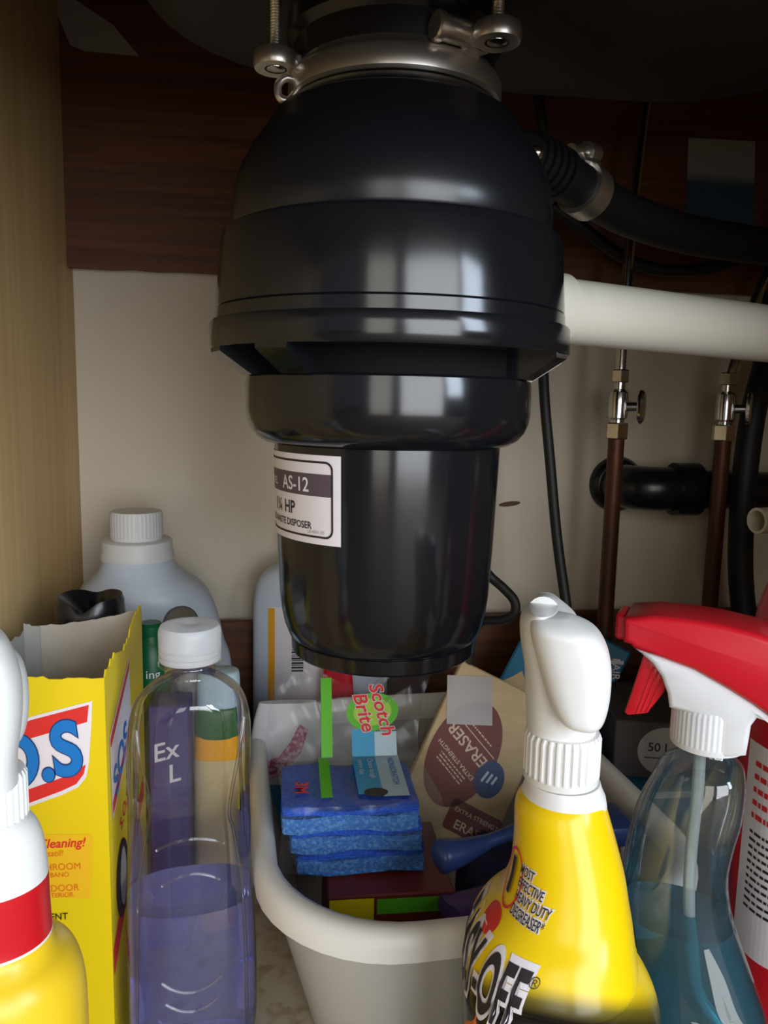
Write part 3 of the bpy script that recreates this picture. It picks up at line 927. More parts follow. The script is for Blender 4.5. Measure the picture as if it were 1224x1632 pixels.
# aerosol with black cap behind the yellow box
ac = thing('spray_can', 'black-capped spray can standing behind the open yellow box', 'can', (-.153, .618, 0))
obj('can', lathe([(.0235, 0), (.0255, .002), (.0255, .20), (.024, .206), (.0225, .21)], 48), 'ink', ac, 35)
cs = []
for z, r in ((.208, .0255), (.212, .0262), (.250, .0258), (.262, .0250), (.2665, .0235)):
    cs.append(sell(r, r, 2.2, 48, 0, 0, z))
top = [(x * .72, y * .6, .262 - .012 * math.exp(-(x / .009) ** 2)) for x, y, z in sell(.0255, .0255, 2.2, 48)]
cs[-1] = [(x, y, z - .009 * math.exp(-((x + .001) / .0085) ** 2) * (1 if y < .01 else .4)) for x, y, z in cs[-1]]
cs[-2] = [(x, y, z - .006 * math.exp(-((x + .001) / .0085) ** 2) * (1 if y < .01 else .4)) for x, y, z in cs[-2]]
obj('cap', rings(cs + [top, [(x * .2, y * .2, .248) for x, y, z in sell(.0255, .0255, 2, 48)]]), 'black_satin', ac, 50, label='glossy black cap with a scooped top')

# slim green bottle, small white bottle with red mark
gb = thing('green_bottle', 'slim dark green bottle squeezed between the yellow box and the white jug', 'bottle', (-.1105, .632, 0))
obj('body', lathe([(.012, 0), (.0155, .003), (.0155, .19), (.0150, .212), (.012, .224), (.0085, .229), (.0085, .232)], 40), 'green', gb, 40)
obj('cap', lathe([(.0095, .230), (.0098, .231), (.0098, .238), (.008, .240)], 32), 'green', gb, 40)
wrap('lettering', xf(text2d('ing', .010, 'CENTER'), 0, 0), 'label_white', gb, .0155, .25, .198, .0004)
wb = thing('small_bottle', 'small white bottle with a red dot on its cap behind the clear bottle', 'bottle', (-.080, .644, 0))
obj('body', loft(smooth_secs([(0, 0, 0, .010, .010, 2.4), (.004, 0, 0, .0135, .0135, 2.4), (.17, 0, 0, .0135, .0135, 2.4), (.185, 0, 0, .0125, .0125, 2.2), (.192, 0, 0, .009, .009, 2), (.20, 0, 0, .009, .009, 2)], 3), 32), 'white', wb, 50)
obj('cap', ribbed(.0102, .198, .236, 22, .0004), 'white', wb, 30)
wrap('red_dot', shape2d(oval2d(0, 0, .0025, .0025, 0, 14)), 'red_print', wb, .0102, .1, .226, .0008)

# dark purple carton and scrub bottle seen through the clear bottle
pc = thing('purple_carton', 'dark purple carton with slanted white lettering behind the clear bottle', 'box', (-.0895, .590, 0))
obj('carton', box(-.0145, .0145, -.012, .018, 0, .190, .001), 'purple_card', pc)
decal('lettering', xf(text2d('Ex', .020, 'CENTER', .01, .25), -.002, .148, R(14)), 'label_white', pc, (0, -.012, 0), (1, 0, 0), (0, 0, 1))
decal('lettering', xf(text2d('L', .020, 'CENTER', .01, .25), .004, .130, R(14)), 'label_white', pc, (0, -.012, 0), (1, 0, 0), (0, 0, 1))
gs = thing('scrub_bottle', 'white bottle with green collar and tan label behind the clear bottle', 'bottle', (-.0545, .604, 0))
obj('body', loft(smooth_secs([(0, 0, 0, .016, .012, 3), (.003, 0, 0, .019, .015, 3), (.145, 0, 0, .019, .015, 3), (.155, 0, 0, .017, .013, 2.6), (.160, 0, 0, .014, .012, 2.4)], 3), 40), 'orange', gs, 50)
obj('tan_label', loft([(.050, 0, 0, .0194, .0154, 3), (.140, 0, 0, .0194, .0154, 3)], 40, False, False), 'tan_label', gs, 50)
obj('collar', loft(smooth_secs([(.156, 0, 0, .018, .014, 2.6), (.160, 0, 0, .019, .015, 2.6), (.178, 0, 0, .018, .014, 2.6), (.182, 0, 0, .015, .012, 2.4)], 3), 40), 'green', gs, 50)
obj('cap', loft(smooth_secs([(.180, 0, 0, .015, .012, 2.6), (.184, 0, 0, .017, .013, 2.6), (.205, 0, 0, .0165, .0125, 2.6), (.209, 0, 0, .014, .010, 2.4)], 3), 40), 'pale_blue', gs, 50)

# white bottle with orange bars and barcode behind the disposer
bb = thing('bleach_bottle', 'pale bottle with orange label bars and a barcode behind the foot of the disposer', 'bottle', (.034, .7955, 0))
bd = loft(smooth_secs([(0, 0, 0, .066, .018, 4), (.003, 0, 0, .070, .021, 4), (.18, 0, 0, .070, .021, 4), (.215, 0, 0, .069, .021, 4), (.238, 0, 0, .064, .020, 3.4), (.250, 0, 0, .052, .0195, 3), (.258, 0, 0, .030, .019, 2.4), (.268, 0, 0, .020, .018, 2), (.275, 0, 0, .019, .018, 2)], 4), 64)
obj('body', bd, 'jug', bb, 50)
obj('cap', ribbed(.022, .273, .30, 30, .0005), 'white', bb, 30)
bv = bvh_of(bd)
bl = decal('label', rect2d(-.054, .03, .04, .213, 20, 1), 'label_white', bb, (0, -.03, 0), (1, 0, 0), (0, 0, 1), .0003, bv)
for x in (-.054, .0015):
    decal('orange_bar', rect2d(x, x + .0065, .04, .212, 3, 1), 'orange', bl, (0, -.03, 0), (1, 0, 0), (0, 0, 1), .0006, bv)
zb = .1455
bars, F_ = [], []
rnd = random.Random(11)
while zb < .186:
    h = rnd.choice((.0006, .001, .0016, .002))
    n0 = len(bars)
    d = rect2d(-.0305, -.0185, zb, zb + h)
    bars += d[0]
    F_ += [[i + n0 for i in f] for f in d[1]]
    zb += h + rnd.choice((.0006, .001, .0014))
decal('barcode', (bars, F_), 'ink', bl, (0, -.03, 0), (1, 0, 0), (0, 0, 1), .0006, bv)

rc = thing('red_pouch', 'shiny red pouch with white trim behind the bin under the disposer', 'pouch', (.050, .7615, 0))
rd = pouch(.017, .160, .0055, 0)
obj('pouch', rd, 'red', rc, 60)
obj('seal', box(-.014, .014, -.004, .004, .155, .162, .001), 'label_white', rc)

# right-hand pile: dark carton on a teal box, blue glove pack leaning
tb = thing('teal_box', 'teal blue cardboard box under the dark carton beside the bin', 'box', (.345, .650, 0))
obj('carton', box(-.062, .085, -.055, .080, 0, .098, .0012), 'teal_box', tb)
decal('white_edge', rect2d(-.06, .08, .090, .096), 'pale_blue', tb, (0, -.055, 0), (1, 0, 0), (0, 0, 1))
db = thing('dark_carton', 'dark grey carton with a pale oval sticker on top of the teal box', 'box', (.352, .650, .0985), R(-14))
obj('carton', box(-.060, .075, -.045, .055, 0, .052, .0012), 'dark_box', db)
st = decal('sticker', shape2d(oval2d(-.016, .026, .024, .022, 0, 32)), 'paper', db, (0, -.045, 0), (1, 0, 0), (0, 0, 1), .0004, label='pale oval sticker')
decal('lettering', text2d('50 L', .011, 'CENTER', .015), 'ink', st, (-.022, -.045, .026), (1, 0, 0), (0, 0, 1), .0007)
decal('line', rect2d(-.034, -.010, .0195, .0205), 'ink', st, (0, -.045, 0), (1, 0, 0), (0, 0, 1), .0007)
gp = thing('glove_pack', 'blue packet printed 1 PAIR leaning behind the white spray bottle head', 'packet', (.256, .730, 0))
mg = Matrix.Translation((0, 0, .132)) @ Matrix.Rotation(R(-20), 4, 'Z') @ Matrix.Rotation(R(-14), 4, 'X') @ Matrix.Rotation(R(24), 4, 'Y')
obj('packet', move(box(-.046, .055, 0, .010, -.052, .078, .002), mg), 'teal_box', gp)
go, gu, gv = mg @ Vector((0, 0, 0)), mg.to_3x3() @ Vector((1, 0, 0)), mg.to_3x3() @ Vector((0, 0, 1))
decal('lettering', xf(text2d('1', .026, 'CENTER', .02), .036, .058, R(-66)), 'label_white', gp, go, gu, gv, .0005)
decal('lettering', xf(text2d('PAIR', .0105, 'CENTER', .01), .046, .055, R(-66)), 'label_white', gp, go, gu, gv, .0005)
decal('hand_picture', shape2d([(-.044, -.03), (-.02, -.036), (-.016, -.01), (-.024, .004), (-.03, .010), (-.036, .0), (-.044, -.01)]), 'kraft', gp, go, gu, gv, .0005)

# red bottle at the far edge
rb = thing('red_bottle', 'tall red bottle with white text label behind the red trigger sprayer', 'bottle', (.345, .455, 0))
rbd = loft(smooth_secs([(0, 0, 0, .038, .034, 2.6), (.003, 0, 0, .041, .037, 2.6), (.22, 0, 0, .041, .037, 2.6), (.275, 0, 0, .040, .036, 2.6), (.305, 0, 0, .035, .032, 2.4), (.325, 0, 0, .024, .022, 2.2), (.333, 0, 0, .015, .015, 2), (.345, 0, 0, .014, .014, 2)], 4), 56)
obj('body', rbd, 'red', rb, 50)
obj('cap', ribbed(.0165, .343, .366, 26, .0005), 'white', rb, 30)
bv = bvh_of(rbd)
un, vn = (.80, -.60, 0), (0, 0, 1)
rl = decal('label', rect2d(-.036, .034, .06, .205, 24, 4), 'label_white', rb, (0, -.0, 0), un, vn, .0004, bv, label='white text label')
rnd = random.Random(4)
decal('fine_print', xf(rules(5, .062, .0036, .0088, 6), 0, .190), 'red_print', rl, (0, 0, 0), un, vn, .0008, bv)
decal('fine_print', xf(rules(11, .062, .0020, .0052, 8), 0, .144), 'ink', rl, (0, 0, 0), un, vn, .0008, bv)

# ================================================================ OPEN YELLOW SOAP PAD BOX
sb = thing('soap_pad_box', 'open yellow cardboard box of soap pads with torn top beside the clear bottle', 'box', (-.150, .52, 0))
X0, X1, Y0, Y1 = -.041, .0425, -.060, .060
rnd = random.Random(21)
def torn(n, f, amp):
    return [f(i / n) + rnd.uniform(-amp, amp) for i in range(n + 1)]
def wall(p0, p1, tops, th, inward):
    n = len(tops) - 1
    def fn(u, v):
        i = min(n, round(u * n))
        q = Vector(p0).lerp(Vector(p1), u)
        return (Vector((q.x, q.y, tops[i] * v)), inward)
    return slab(fn, n, 1, th)
th = .0009
fr = obj('front_panel', wall((X0, Y0, 0), (X1, Y0, 0), torn(24, lambda t: .2555 + (.0015 if .35 < t < .6 else 0), .0005), th, (0, 1, 0)), 'box_yellow', sb)
sd = obj('side_panel', wall((X1, Y0 + th, 0), (X1, Y1 - th, 0), torn(26, lambda t: .2555 + .012 * max(0, t - .15) + .004 * math.sin(t * 9), .0022), th, (-1, 0, 0)), 'box_yellow', sb)
bk = torn(26, lambda t: .253 + .0125 * t - .003 * math.sin(t * 3.1), .0006)
obj('back_panel', wall((X0, Y1, 0), (X1, Y1, 0), bk, th, (0, -1, 0)), 'cardboard', sb)
obj('side_panel', wall((X0, Y0 + th, 0), (X0, Y1 - th, 0), torn(20, lambda t: .2535 + .004 * math.sin(t * 5), .0012), th, (1, 0, 0)), 'card_grey', sb)
obj('bottom_panel', box(X0 + th, X1 - th, Y0 + th, Y1 - th, .0002, .0012), 'cardboard', sb)
obj('inner_flap', wall((X0 + .001, Y1 - .0022, 0), (X0 + .012, Y1 - .0022, 0), torn(6, lambda t: .2555 - .002 * t, .0008), th, (0, -1, 0)), 'card_grey', sb)
fp = lambda l: [(a + .150, b) for a, b in l]
FO, FU, FV = (0, Y0, 0), (1, 0, 0), (0, 0, 1)
def fdec(nm, d, m, off=.0003, par=None, lab=None):
    return decal(nm, d, m, par or fr, FO, FU, FV, off, None, lab)
sh_o = fp([(-0.1938, 0.2146), (-0.1743, 0.2228), (-0.1494, 0.2329), (-0.1147, 0.2416), (-0.1154, 0.2288), (-0.1177, 0.2033), (-0.1194, 0.1942), (-0.1243, 0.188), (-0.1334, 0.1836), (-0.1516, 0.1772), (-0.1768, 0.1696), (-0.1964, 0.1642)])
sh_i = fp([(-0.1939, 0.2127), (-0.1744, 0.2209), (-0.1495, 0.2309), (-0.1166, 0.2393), (-0.1173, 0.228), (-0.1191, 0.2045), (-0.1208, 0.1963), (-0.1253, 0.1901), (-0.1341, 0.186), (-0.1515, 0.1796), (-0.1767, 0.172), (-0.1963, 0.1665)])
c_ = lambda l: l
lgo = fdec('logo_shield', shape2d(sh_o), 'label_white', .0003, None, 'white shield logo with red bands and blue letters')
top_b = fp([(-0.1939, 0.2127), (-0.1744, 0.2209), (-0.1495, 0.2309), (-0.1166, 0.2393), (-0.1179, 0.2288), (-0.1499, 0.2197), (-0.1749, 0.21), (-0.1945, 0.2018)])
bot_b = fp([(-0.1958, 0.1768), (-0.1763, 0.1815), (-0.1512, 0.1883), (-0.1294, 0.1958), (-0.1195, 0.2022), (-0.1208, 0.1963), (-0.1253, 0.1901), (-0.1341, 0.186), (-0.1515, 0.1796), (-0.1767, 0.172), (-0.1963, 0.1665)])
def strip2d(pts):
    return pts, [list(range(len(pts)))]
fdec('red_band', strip2d(top_b), 'red_print', .0006, lgo)
fdec('red_band', strip2d(bot_b), 'red_print', .0006, lgo)
so = fp([(-0.1207, 0.1994)])[0]
for bold, m, off in ((.052, 'navy_print', .0009), (.034, 'blue_print', .0012)):
    d = text2d('S.O.S', .0450, 'RIGHT', bold, .18, .80)
    fdec('lettering', xf(d, so[0], so[1], R(14)), m, off, lgo)
pn = fdec('faint_panel', strip2d(fp([(-0.1808, 0.161), (-0.1169, 0.1571), (-0.1189, 0.1152), (-0.1826, 0.1223)])), 'orange_faint', .0003)
for body, px, size, m, bold, sh in (('Cleaning!', (136, 1348), .0082, 'red_print', .015, .25), ('Versatil!', (101, 1363), .0056, 'orange_print', 0, .25), ('BATHROOM', (130, 1384), .0062, 'orange_print', 0, 0),
                                    ('BANO', (111, 1396), .0044, 'orange_print', 0, 0), ('OUTDOOR', (127, 1418), .0062, 'orange_print', 0, 0), ('EXTERIOR', (118, 1428), .0044, 'orange_print', 0, 0), ('TREATMENT', (109, 1464), .0062, 'ink', .008, 0)):
    q_ = {(136, 1348): (-0.1215, 0.15), (101, 1363): (-0.1344, 0.1445), (130, 1384): (-0.1241, 0.1353), (111, 1396): (-0.1312, 0.1308), (127, 1418): (-0.1257, 0.1214), (118, 1428): (-0.1291, 0.1174), (109, 1464): (-0.1329, 0.1027)}[px]
    d = text2d(body, size, 'RIGHT', bold, sh, .9)
    fdec('lettering', xf(d, q_[0] + .150, q_[1]), m, .0007, fr)
# side panel print
SO, SU = (X1, 0, 0), (0, 1, 0)
def sdec(nm, d, m, off=.0003):
    return decal(nm, d, m, sd, SO, SU, FV, off)
sdec('logo_shield', shape2d([(-.052, .215), (.01, .245), (.012, .200), (.0, .185), (-.05, .160)]), 'label_white')
sdec('red_band', strip2d([(-.050, .207), (.009, .237), (.010, .243), (-.051, .213)]), 'red_print', .0005)
sdec('red_band', strip2d([(-.049, .163), (.0, .188), (.009, .200), (-.049, .171)]), 'red_print', .0005)
sdec('lettering', xf(text2d('SOS', .028, 'CENTER', .02, .1, .95), -.020, .180, R(26)), 'blue_print', .0008)
sdec('lettering', xf(text2d('S.O.S', .013, 'CENTER', .01), -.015, .146, R(26)), 'red_print', .0005)
sdec('soap_pad_picture', shape2d(oval2d(-.028, .108, .018, .026, 0, 24)), 'ink', .0005)
sdec('soap_pad_picture', shape2d(oval2d(-.026, .108, .009, .020, 0, 24)), 'paper', .0007)
sdec('red_stripe', strip2d([(-.058, .06), (.05, .125), (.05, .14), (-.058, .078)]), 'red_print', .0004)
# ================================================================ CLEAR BOTTLE WITH PURPLE LIQUID
CX, CY = -.0605, .475
cb = thing('dish_soap_bottle', 'clear plastic bottle half full of pale purple liquid with a frosted cap', 'bottle', (CX, CY, 0), 0.1267)
cs = [(0.2603, 0.0008, 0.0153), (0.2547, 0.0008, 0.0154), (0.2515, 0.0009, 0.0163), (0.2483, 0.0011, 0.0219), (0.243, 0.0013, 0.0286), (0.2349, 0.0006, 0.0339), (0.2248, 0.0002, 0.0366), (0.2084, -0.0004, 0.0376), (0.1836, -0.0007, 0.0374), (0.1583, -0.0007, 0.0377), (0.1328, -0.0007, 0.0389), (0.1068, -0.0006, 0.0399), (0.0714, -0.0001, 0.0406), (0.0401, -0.0001, 0.0409), (0.022, -0.0006, 0.0397), (0.0165, -0.0009, 0.0372), (0.0129, -0.0011, 0.0331)]
def cry(z, w):
    # rounded oval section, pinched at the grip
    return min(w, .029 - .0055 * math.exp(-((z - .155) / .03) ** 2))
z_end = cs[-1][0]
k_ = cs[0][0] / (cs[0][0] - 0)
zsc = lambda z: max(0, (z - z_end) * cs[0][0] / (cs[0][0] - z_end))
sec = smooth_secs([(zsc(z), u, 0, w, cry(z, w), 2.0 if z > .235 else 2.7) for z, u, w in cs], 4)[::-1]
shell = loft(sec, 64, True, False)
obj('bottle_wall', shell, 'clear_wall', cb, 60, label='clear plastic wall')
# moulded grip arches on the front
for zc, wv, hh in ((.150, .020, .006), (.128, .017, .006), (.066, .018, -.008), (.052, .016, -.007)):
    bvc = bvh_of(shell)
    pts = []
    for i in range(17):
        t = -1 + i / 8
        hq = bvc.ray_cast(Vector((wv * t + cs[8][1], -.1, zc + hh * (1 - t * t))), Vector((0, 1, 0)), .3)[0]
        pts.append(hq + Vector((0, .0002, 0)))
    obj('moulded_ridge', tube(pts, .0008, 8), 'clear_wall', cb, 60)
bvc = bvh_of(shell)
for line in ([(-0.0319, 0.2334), (-0.0281, 0.2069), (-0.0235, 0.1769), (-0.026, 0.1613), (-0.0312, 0.1282), (-0.0329, 0.0855), (-0.0341, 0.0327)], [(0.0322, 0.2285), (0.0274, 0.2018), (0.0225, 0.1719), (0.0255, 0.1554), (0.0301, 0.12), (0.0323, 0.0753), (0.0329, 0.0204)]):
    pts = []
    for q_ in spline([(x, 0, z) for x, z in line], 5):
        hq = bvc.ray_cast(Vector((q_.x, -.1, q_.z)), Vector((0, 1, 0)), .3)[0]
        if hq is not None:
            pts.append(hq + Vector((0, .0002, 0)))
    obj('moulded_ridge', tube(pts, .0010, 8), 'clear_wall', cb, 60)
zl = .108
liq = [s_ for s_ in sec if s_[0] < zl]
lu = liq[-1]
liq = [(max(z, .0015), u, c, w - .0012, r - .0012, e) for z, u, c, w, r, e in liq] + [(zl, lu[1], 0, lu[3] - .0012, lu[4] - .0012, lu[5])]
obj('liquid', loft(liq, 64), 'purple_liquid', cb, 60, label='pale purple liquid')
ncu = cs[0][1]
obj('neck_bead', lathe([(.0185, .2580), (.0192, .2588), (.0192, .2598), (.0185, .2606)], 48, False, False, cx=ncu), 'clear_wall', cb, 50)
obj('cap', lathe([(.0150, .2612), (.0183, .2612), (.0188, .2622), (.0188, .2648), (.0182, .2652), (.0182, .2660), (.0188, .2664), (.0188, .2684), (.0183, .2688), (.0183, .2694), (.0188, .2698), (.0189, .2780), (.0186, .2805), (.0174, .2828), (.013, .2838), (.006, .2842), (.003, .2832)], 64, cx=ncu), 'frost_cap', cb, 40)

# ================================================================ TRIGGER BOTTLES
def zz(a):
    return [(z, u, w) for z, u, w in a]
# yellow degreaser bottle
GX, GY = .133, .335
yl = thing('degreaser_bottle', 'yellow spray bottle with white head and bold black brand lettering in the foreground', 'spray bottle', (GX, GY, 0), -0.3779)
ys = [(0.2389, -0.0036, 0.0192), (0.233, -0.0045, 0.0214), (0.2175, -0.0019, 0.0238), (0.2016, -0.0001, 0.0267), (0.1885, -0.0011, 0.0304), (0.1779, -0.0045, 0.0361), (0.1694, -0.0059, 0.0391), (0.161, -0.0057, 0.0405), (0.1555, -0.0067, 0.0399), (0.1481, -0.0033, 0.0434), (0.138, -0.0003, 0.0461), (0.1253, 0.0013, 0.0471), (0.1084, 0.0025, 0.0474), (0.0741, 0.0051, 0.0471)]
rows = []
for i, (z, u, w) in enumerate(ys):
    f = min(1, i / 7)
    ry = w * (1.0 + .12 * f) if i < 9 else .050
    rows.append((z, u, -.004 * f, w, min(ry, .050), 2.0 + .5 * f))
rows.append((.004, ys[-1][1], -.004, ys[-1][2], .05, 2.6))
rows.append((0, ys[-1][1], -.004, ys[-1][2] - .004, .046, 2.6))
yd = loft(smooth_secs(rows, 5)[::-1], 72)
M['yellow_black'] = zramp(mat('yellow_black', S(250, 224, 20), .22), 0, .26, [(0, S(24, 20, 18)), (.505, S(28, 24, 20)), (.53, S(110, 98, 30)), (.56, S(248, 212, 14)), (1, S(248, 208, 14))], 'LINEAR', (0, .6, 1))
obj('body', yd, 'yellow_black', yl, 60)
ybv = bvh_of(yd)
ynk = [(0.2389, -0.0036, 0.0192), (0.2426, -0.004, 0.0178), (0.2457, -0.0043, 0.0171)]
obj('neck', loft([(z, u, 0, w + .0002, w + .0002, 2) for z, u, w in [(ynk[0][0] - .004, ynk[0][1], ynk[0][2] + .0008)] + ynk], 56), 'white', yl, 50)
yc = [(0.2463, -0.0047, 0.0178), (0.2698, -0.006, 0.0177)]
obj('collar', ribbed(yc[0][2], yc[0][0], yc[1][0], 30, .0011, (yc[0][1] + yc[1][1]) / 2, 0), 'white', yl, 30)
yh = [(0.2685, -0.0062, 0.0162), (0.278, -0.007, 0.0161), (0.2885, -0.008, 0.0159), (0.3006, -0.0093, 0.0155), (0.3095, -0.0113, 0.0153), (0.3167, -0.0132, 0.0144), (0.3226, -0.0149, 0.0126), (0.3263, -0.0166, 0.0091), (0.3281, -0.0171, 0.0061)]
obj('head', loft(smooth_secs([(z, u, .004, w, .024 if i > 2 else .018 + .002 * i, 2.3) for i, (z, u, w) in enumerate(yh)], 4), 56), 'white', yl, 60)
ysh = [(0.2785, 0.0049, 0.0028), (0.2797, 0.0039, 0.0067), (0.2831, 0.0023, 0.0104), (0.2911, 0.0007, 0.0135), (0.3014, -0.001, 0.0154), (0.3103, -0.0029, 0.0162), (0.3175, -0.0053, 0.0159), (0.3224, -0.0077, 0.0143), (0.3256, -0.0106, 0.011), (0.3276, -0.0123, 0.0071)]
obj('shroud', loft(smooth_secs([(z, u, -.012, w, .017 - (.010 if i in (0, 9) else .004 if i in (1, 8) else 0), 2.6) for i, (z, u, w) in enumerate(ysh)], 4), 56), 'white', yl, 60)
nz = [(-0.0172, 0.328)][0]
obj('nozzle', tube([(nz[0], .004, nz[1] - .004), (nz[0], .013, nz[1] - .0045), (nz[0], .018, nz[1] - .006)], [.0075, .0075, .0062], 20), 'white', yl, 40)
obj('trigger', tube(spline([(nz[0], .020, nz[1] - .010), (nz[0] - .001, .032, nz[1] - .024), (nz[0] - .001, .033, nz[1] - .044), (nz[0] - .002, .040, nz[1] - .056)], 5), .0045, 12), 'white', yl, 50)
# print on the side that faces away to the left
tn = R(38)
YU, YV = Vector((math.cos(tn), -math.sin(tn), 0)), Vector((0, 0, 1))
YO = Vector((ys[6][1], 0, 0))
def yprint(nm, d, m, off, par=None, lab=None):
    return decal(nm, d, m, par or yl, YO, YU, YV, off, ybv, lab)
for bold, m, off in ((.09, 'label_white', .0005), (.020, 'ink', .0010)):
    d = text2d('EASY-OFF', .036, 'RIGHT', bold, -.05, .34, 2)
    yprint('lettering', xf(d, .0215, .151, R(-4)), m, off)
yprint('registered_mark', xf(text2d('®', .0062, 'LEFT', 0, 0, .8, 1), .0225, .1705), 'ink', .0010)
yprint('red_flash', shape2d(oval2d(-.008, .183, .0065, .0052, .2, 20), 3), 'red_print', .0004)
yprint('orange_flash', shape2d([(-.02, .12), (.01, .12), (.008, .138), (.003, .15), (-.008, .136)], 3), 'orange_print', .0004)
for i, l in enumerate(('MOST', 'EFFECTIVE', 'HEAVY DUTY', 'DEGREASER*')):
    for bold, m, off in ((.09, 'label_white', .0005), (.008, 'ink', .0010)):
        yprint('lettering', xf(text2d(l, .0062, 'LEFT', bold, 0, .50, 1), .0010, .2075 - i * .0058, R(-6)), m, off)
yprint('lettering', xf(text2d('1', .024, 'RIGHT', .02, 0, .8, 1), -.0005, .195, R(-3)), 'ink', .0010)
yprint('red_ring', frame2d(oval2d(-.004, .2025, .0075, .0135, 0, 28), oval2d(-.004, .2025, .0066, .0124, 0, 28)), 'red_print', .0007)
bvo = [(0.0384, 0.1671)][0]
decal('black_patch', shape2d([(-.006, .006), (-.002, .010), (.004, .004), (.010, -.004), (.012, -.011), (.006, -.010), (.0, -.004), (-.005, .001)], 3), 'ink', yl, (bvo[0], 0, bvo[1]), (math.cos(R(-52)), -math.sin(R(-52)), 0), (0, 0, 1), .0006, ybv)

# white, red and yellow bottle at the near left
LX, LY = -.126, .305
lb_ = thing('cleanser_bottle', 'white-headed spray bottle with red band and yellow base at the near left', 'spray bottle', (LX, LY, 0), 0.3918)
ls = [(0.2514, 0.0096, 0.014), (0.2487, 0.0096, 0.0162), (0.2441, 0.0094, 0.0183), (0.2374, 0.0092, 0.0197), (0.2267, 0.0089, 0.0208), (0.2158, 0.0085, 0.0213), (0.2021, 0.0082, 0.0221), (0.1959, 0.0082, 0.0233), (0.192, 0.0097, 0.0266), (0.1866, 0.0106, 0.0294), (0.177, 0.0111, 0.0312), (0.1614, 0.0106, 0.0323), (0.1297, 0.0094, 0.0335)]
rows = [(z, u, 0, w, (.9 * w if i < 7 else min(w, .046)), 2.2) for i, (z, u, w) in enumerate(ls)]
rows += [(.004, ls[-1][1], 0, ls[-1][2], .046, 2.5), (0, ls[-1][1], 0, ls[-1][2] - .004, .042, 2.5)]
ld = loft(smooth_secs(rows, 4)[::-1], 64)
zt = ls[0][0]
M['red_yellow'] = zramp(mat('red_yellow', S(240, 240, 238), .3), 0, zt, [(0, S(246, 206, 40)), ((ls[6][0] - .001) / zt, S(240, 236, 230)), (ls[6][0] / zt, S(206, 26, 36)), ((ls[4][0]) / zt, S(240, 240, 236))], 'CONSTANT')
obj('body', ld, 'red_yellow', lb_, 60)
lc = [(0.2504, 0.0094, 0.0141), (0.2724, 0.0102, 0.014)]
obj('collar', ribbed(lc[0][2], lc[0][0], lc[1][0], 30, .001, lc[0][1], 0), 'white', lb_, 30)
lh = [(0.2705, 0.0096, 0.0106), (0.2798, 0.0098, 0.0103), (0.2926, 0.0108, 0.0112), (0.3028, 0.0114, 0.0115), (0.313, 0.0113, 0.0111), (0.3207, 0.0107, 0.0097), (0.3262, 0.0105, 0.0075), (0.3293, 0.0103, 0.0048)]
obj('head', loft(smooth_secs([(z, u, 0, w, .020 if i < 6 else .015, 2.4) for i, (z, u, w) in enumerate(lh)], 4), 48), 'white', lb_, 60)
lsd = [(0.2805, 0.0167, 0.0028), (0.2827, 0.0163, 0.0067), (0.2891, 0.0159, 0.0094), (0.2981, 0.016, 0.0101), (0.3059, 0.016, 0.0097), (0.3123, 0.0159, 0.0083), (0.3169, 0.0159, 0.0048)]
obj('shroud', loft(smooth_secs([(z, u, .012, w, .016 if 0 < i < 6 else .010, 2.4) for i, (z, u, w) in enumerate(lsd)], 4), 48), 'white', lb_, 60)
obj('trigger', tube(spline([(-.02, .02, lh[5][0]), (-.022, .038, lh[3][0]), (-.022, .042, lh[1][0])], 5), .005, 12), 'white', lb_, 50)

# clear window-cleaner bottle with red and white trigger head
WX, WY = .219, .368
wn = thing('window_cleaner_bottle', 'clear spray bottle of blue liquid with a red and white trigger head', 'spray bottle', (WX, WY, 0), -0.5368)
ws = [(0.2475, 0.0006, 0.0109), (0.2419, 0.0009, 0.0115), (0.2384, 0.0008, 0.0154), (0.2323, -0.0016, 0.0208), (0.222, -0.0033, 0.0235), (0.2071, -0.0064, 0.026), (0.1919, -0.0093, 0.0264), (0.1769, -0.0111, 0.0267), (0.1621, -0.011, 0.0278), (0.1476, -0.0095, 0.0298), (0.1299, -0.0063, 0.0333), (0.1122, -0.0024, 0.0367), (0.0944, 0.0013, 0.0396), (0.0649, 0.0051, 0.0416)]
rows = [(z, u, 0, w, min(w, .026), 2.0 if i < 3 else 2.4) for i, (z, u, w) in enumerate(ws)]
rows += [(.006, ws[-1][1], 0, ws[-1][2], .026, 2.8), (.0, ws[-1][1], 0, ws[-1][2] - .006, .022, 2.8)]
sec = smooth_secs(rows, 4)[::-1]
wd = loft(sec, 64, True, False)
obj('bottle_wall', wd, 'clear_wall2', wn, 60, label='clear plastic wall')
zl = (0.0142, 0.1475)[1]
liq = [s_ for s_ in sec if s_[0] < zl]
lu = liq[-1]
liq = [(max(z, .0015), u, c, w - .0014, r - .0014, e) for z, u, c, w, r, e in liq] + [(zl, lu[1], 0, lu[3] - .0014, lu[4] - .0014, lu[5])]
obj('liquid', loft(liq, 64), 'teal_liquid', wn, 60, label='blue-green cleaning liquid')
obj('dip_tube', tube(spline([(x, .0, z) for x, z in [(-0.0035, 0.2466), (-0.0028, 0.2187), (-0.0036, 0.1861), (-0.0026, 0.1534), (0.0019, 0.1174), (0.0082, 0.1007), (0.0236, 0.0836), (0.0406, 0.0637)]], 6), .0032, 14), 'tube_clear', wn, 50)
wbv = bvh_of(wd)
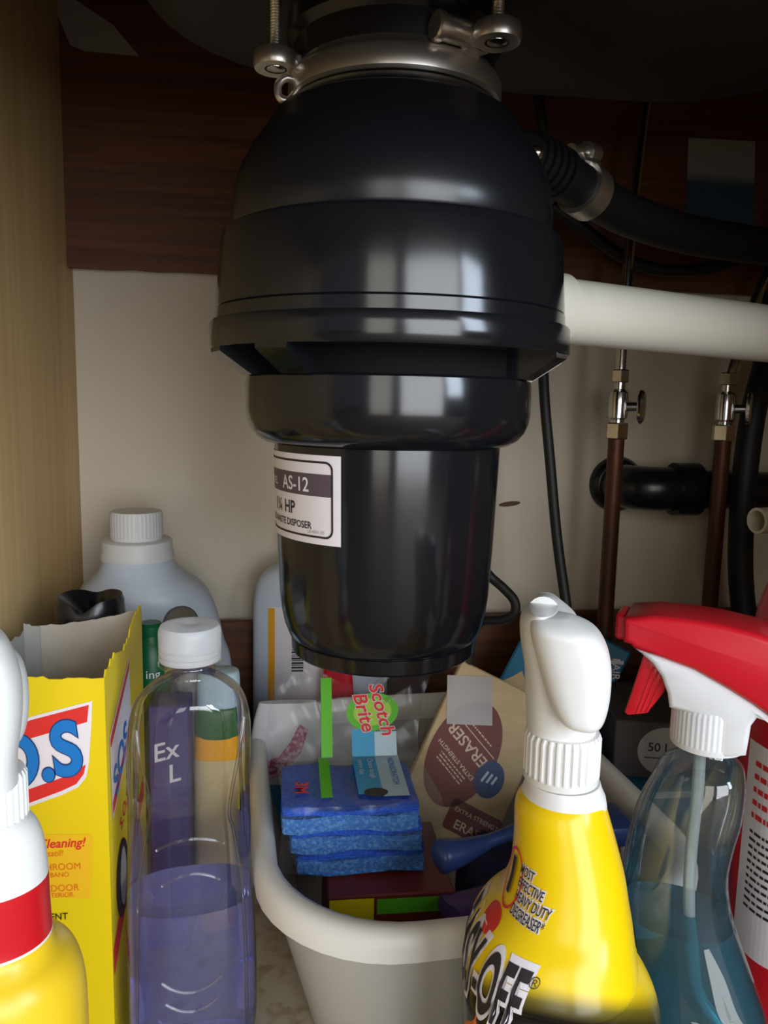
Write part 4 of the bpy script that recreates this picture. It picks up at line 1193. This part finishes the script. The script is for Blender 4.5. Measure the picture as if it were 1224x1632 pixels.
for line in ([(0.0075, 0.1454), (0.014, 0.129), (0.0199, 0.1124), (0.0268, 0.1036), (0.0408, 0.0957)], [(0.004, 0.1049), (0.0128, 0.1023), (0.0224, 0.1001), (0.0334, 0.0967)]):
    pts = spline([(x, 0, z) for x, z in line], 6)
    nq = len(pts)
    V = []
    for i, q_ in enumerate(pts):
        w_ = .0012 + .0028 * math.sin(math.pi * i / (nq - 1))
        for sgn in (-1, 1):
            V.append((q_.x + sgn * w_, q_.z + sgn * w_ * .3))
    decal('printed_swoosh', (V, [[2 * i, 2 * i + 1, 2 * i + 3, 2 * i + 2] for i in range(nq - 1)]), 'tube_clear', wn, (0, 0, 0), (1, 0, 0), (0, 0, 1), .0004, wbv)
wc = [(0.2459, -0.0002, 0.0187), (0.2718, -0.0018, 0.0185)]
obj('collar', ribbed(wc[0][2], wc[0][0], wc[1][0] - .004, 44, .0004, wc[0][1], 0), 'white_soft', wn, 30)
ol = [(-0.0394, 0.2969), (-0.0242, 0.2936), (-0.0085, 0.2898), (0.0071, 0.2828), (0.0194, 0.2765), (0.03, 0.2694), (0.0311, 0.267), (0.0214, 0.2692), (0.0191, 0.2647), (0.0186, 0.2562), (0.018, 0.2489), (0.0039, 0.2447), (0.0014, 0.2462), (-0.0007, 0.2576), (-0.003, 0.2654), (-0.0193, 0.2673), (-0.0207, 0.2747), (-0.0242, 0.2832), (-0.029, 0.2894), (-0.0344, 0.2934)]
obj('head_body', prism(ol, .034, .0026, 2), 'white_soft', wn, 50, label='white sprayer body')
ol = [(-0.0445, 0.3107), (-0.0433, 0.3126), (-0.0288, 0.3152), (-0.0133, 0.3155), (0.0018, 0.3148), (0.0165, 0.3128), (0.0267, 0.3103), (0.0348, 0.3037), (0.0378, 0.2944), (0.0383, 0.2815), (0.0358, 0.2679), (0.0308, 0.2696), (0.0194, 0.2765), (0.0071, 0.2828), (-0.0085, 0.2898), (-0.0242, 0.2936), (-0.0387, 0.2966), (-0.0398, 0.2982), (-0.0438, 0.299)]
obj('shroud', prism(ol, .038, .0032, 3), 'red', wn, 50, label='red sprayer shroud')
ol = [(-0.0337, 0.2935), (-0.0284, 0.2895), (-0.0242, 0.2832), (-0.0213, 0.2788), (-0.0228, 0.2723), (-0.0274, 0.2645), (-0.0303, 0.2597), (-0.0399, 0.2569), (-0.0419, 0.2583), (-0.0388, 0.271), (-0.0357, 0.2845)]
tr = obj('trigger', prism(ol, .020, .002, 2), 'red', wn, 40, label='ribbed red trigger')
for a_, b_ in ([(-0.0261, 0.2843), (-0.0329, 0.2607)], [(-0.024, 0.2811), (-0.0304, 0.2611)], [(-0.0285, 0.286), (-0.0354, 0.2595)]):
    obj('rib', tube([(a_[0], -.0098, a_[1]), (b_[0], -.0098, b_[1])], .0007, 6), 'red', tr)
nz_ = [(-0.0442, 0.3059)][0]
obj('nozzle', box(nz_[0] - .005, nz_[0] + .001, -.010, .010, nz_[1] - .008, nz_[1] + .006, .0015), 'red', wn, 40)
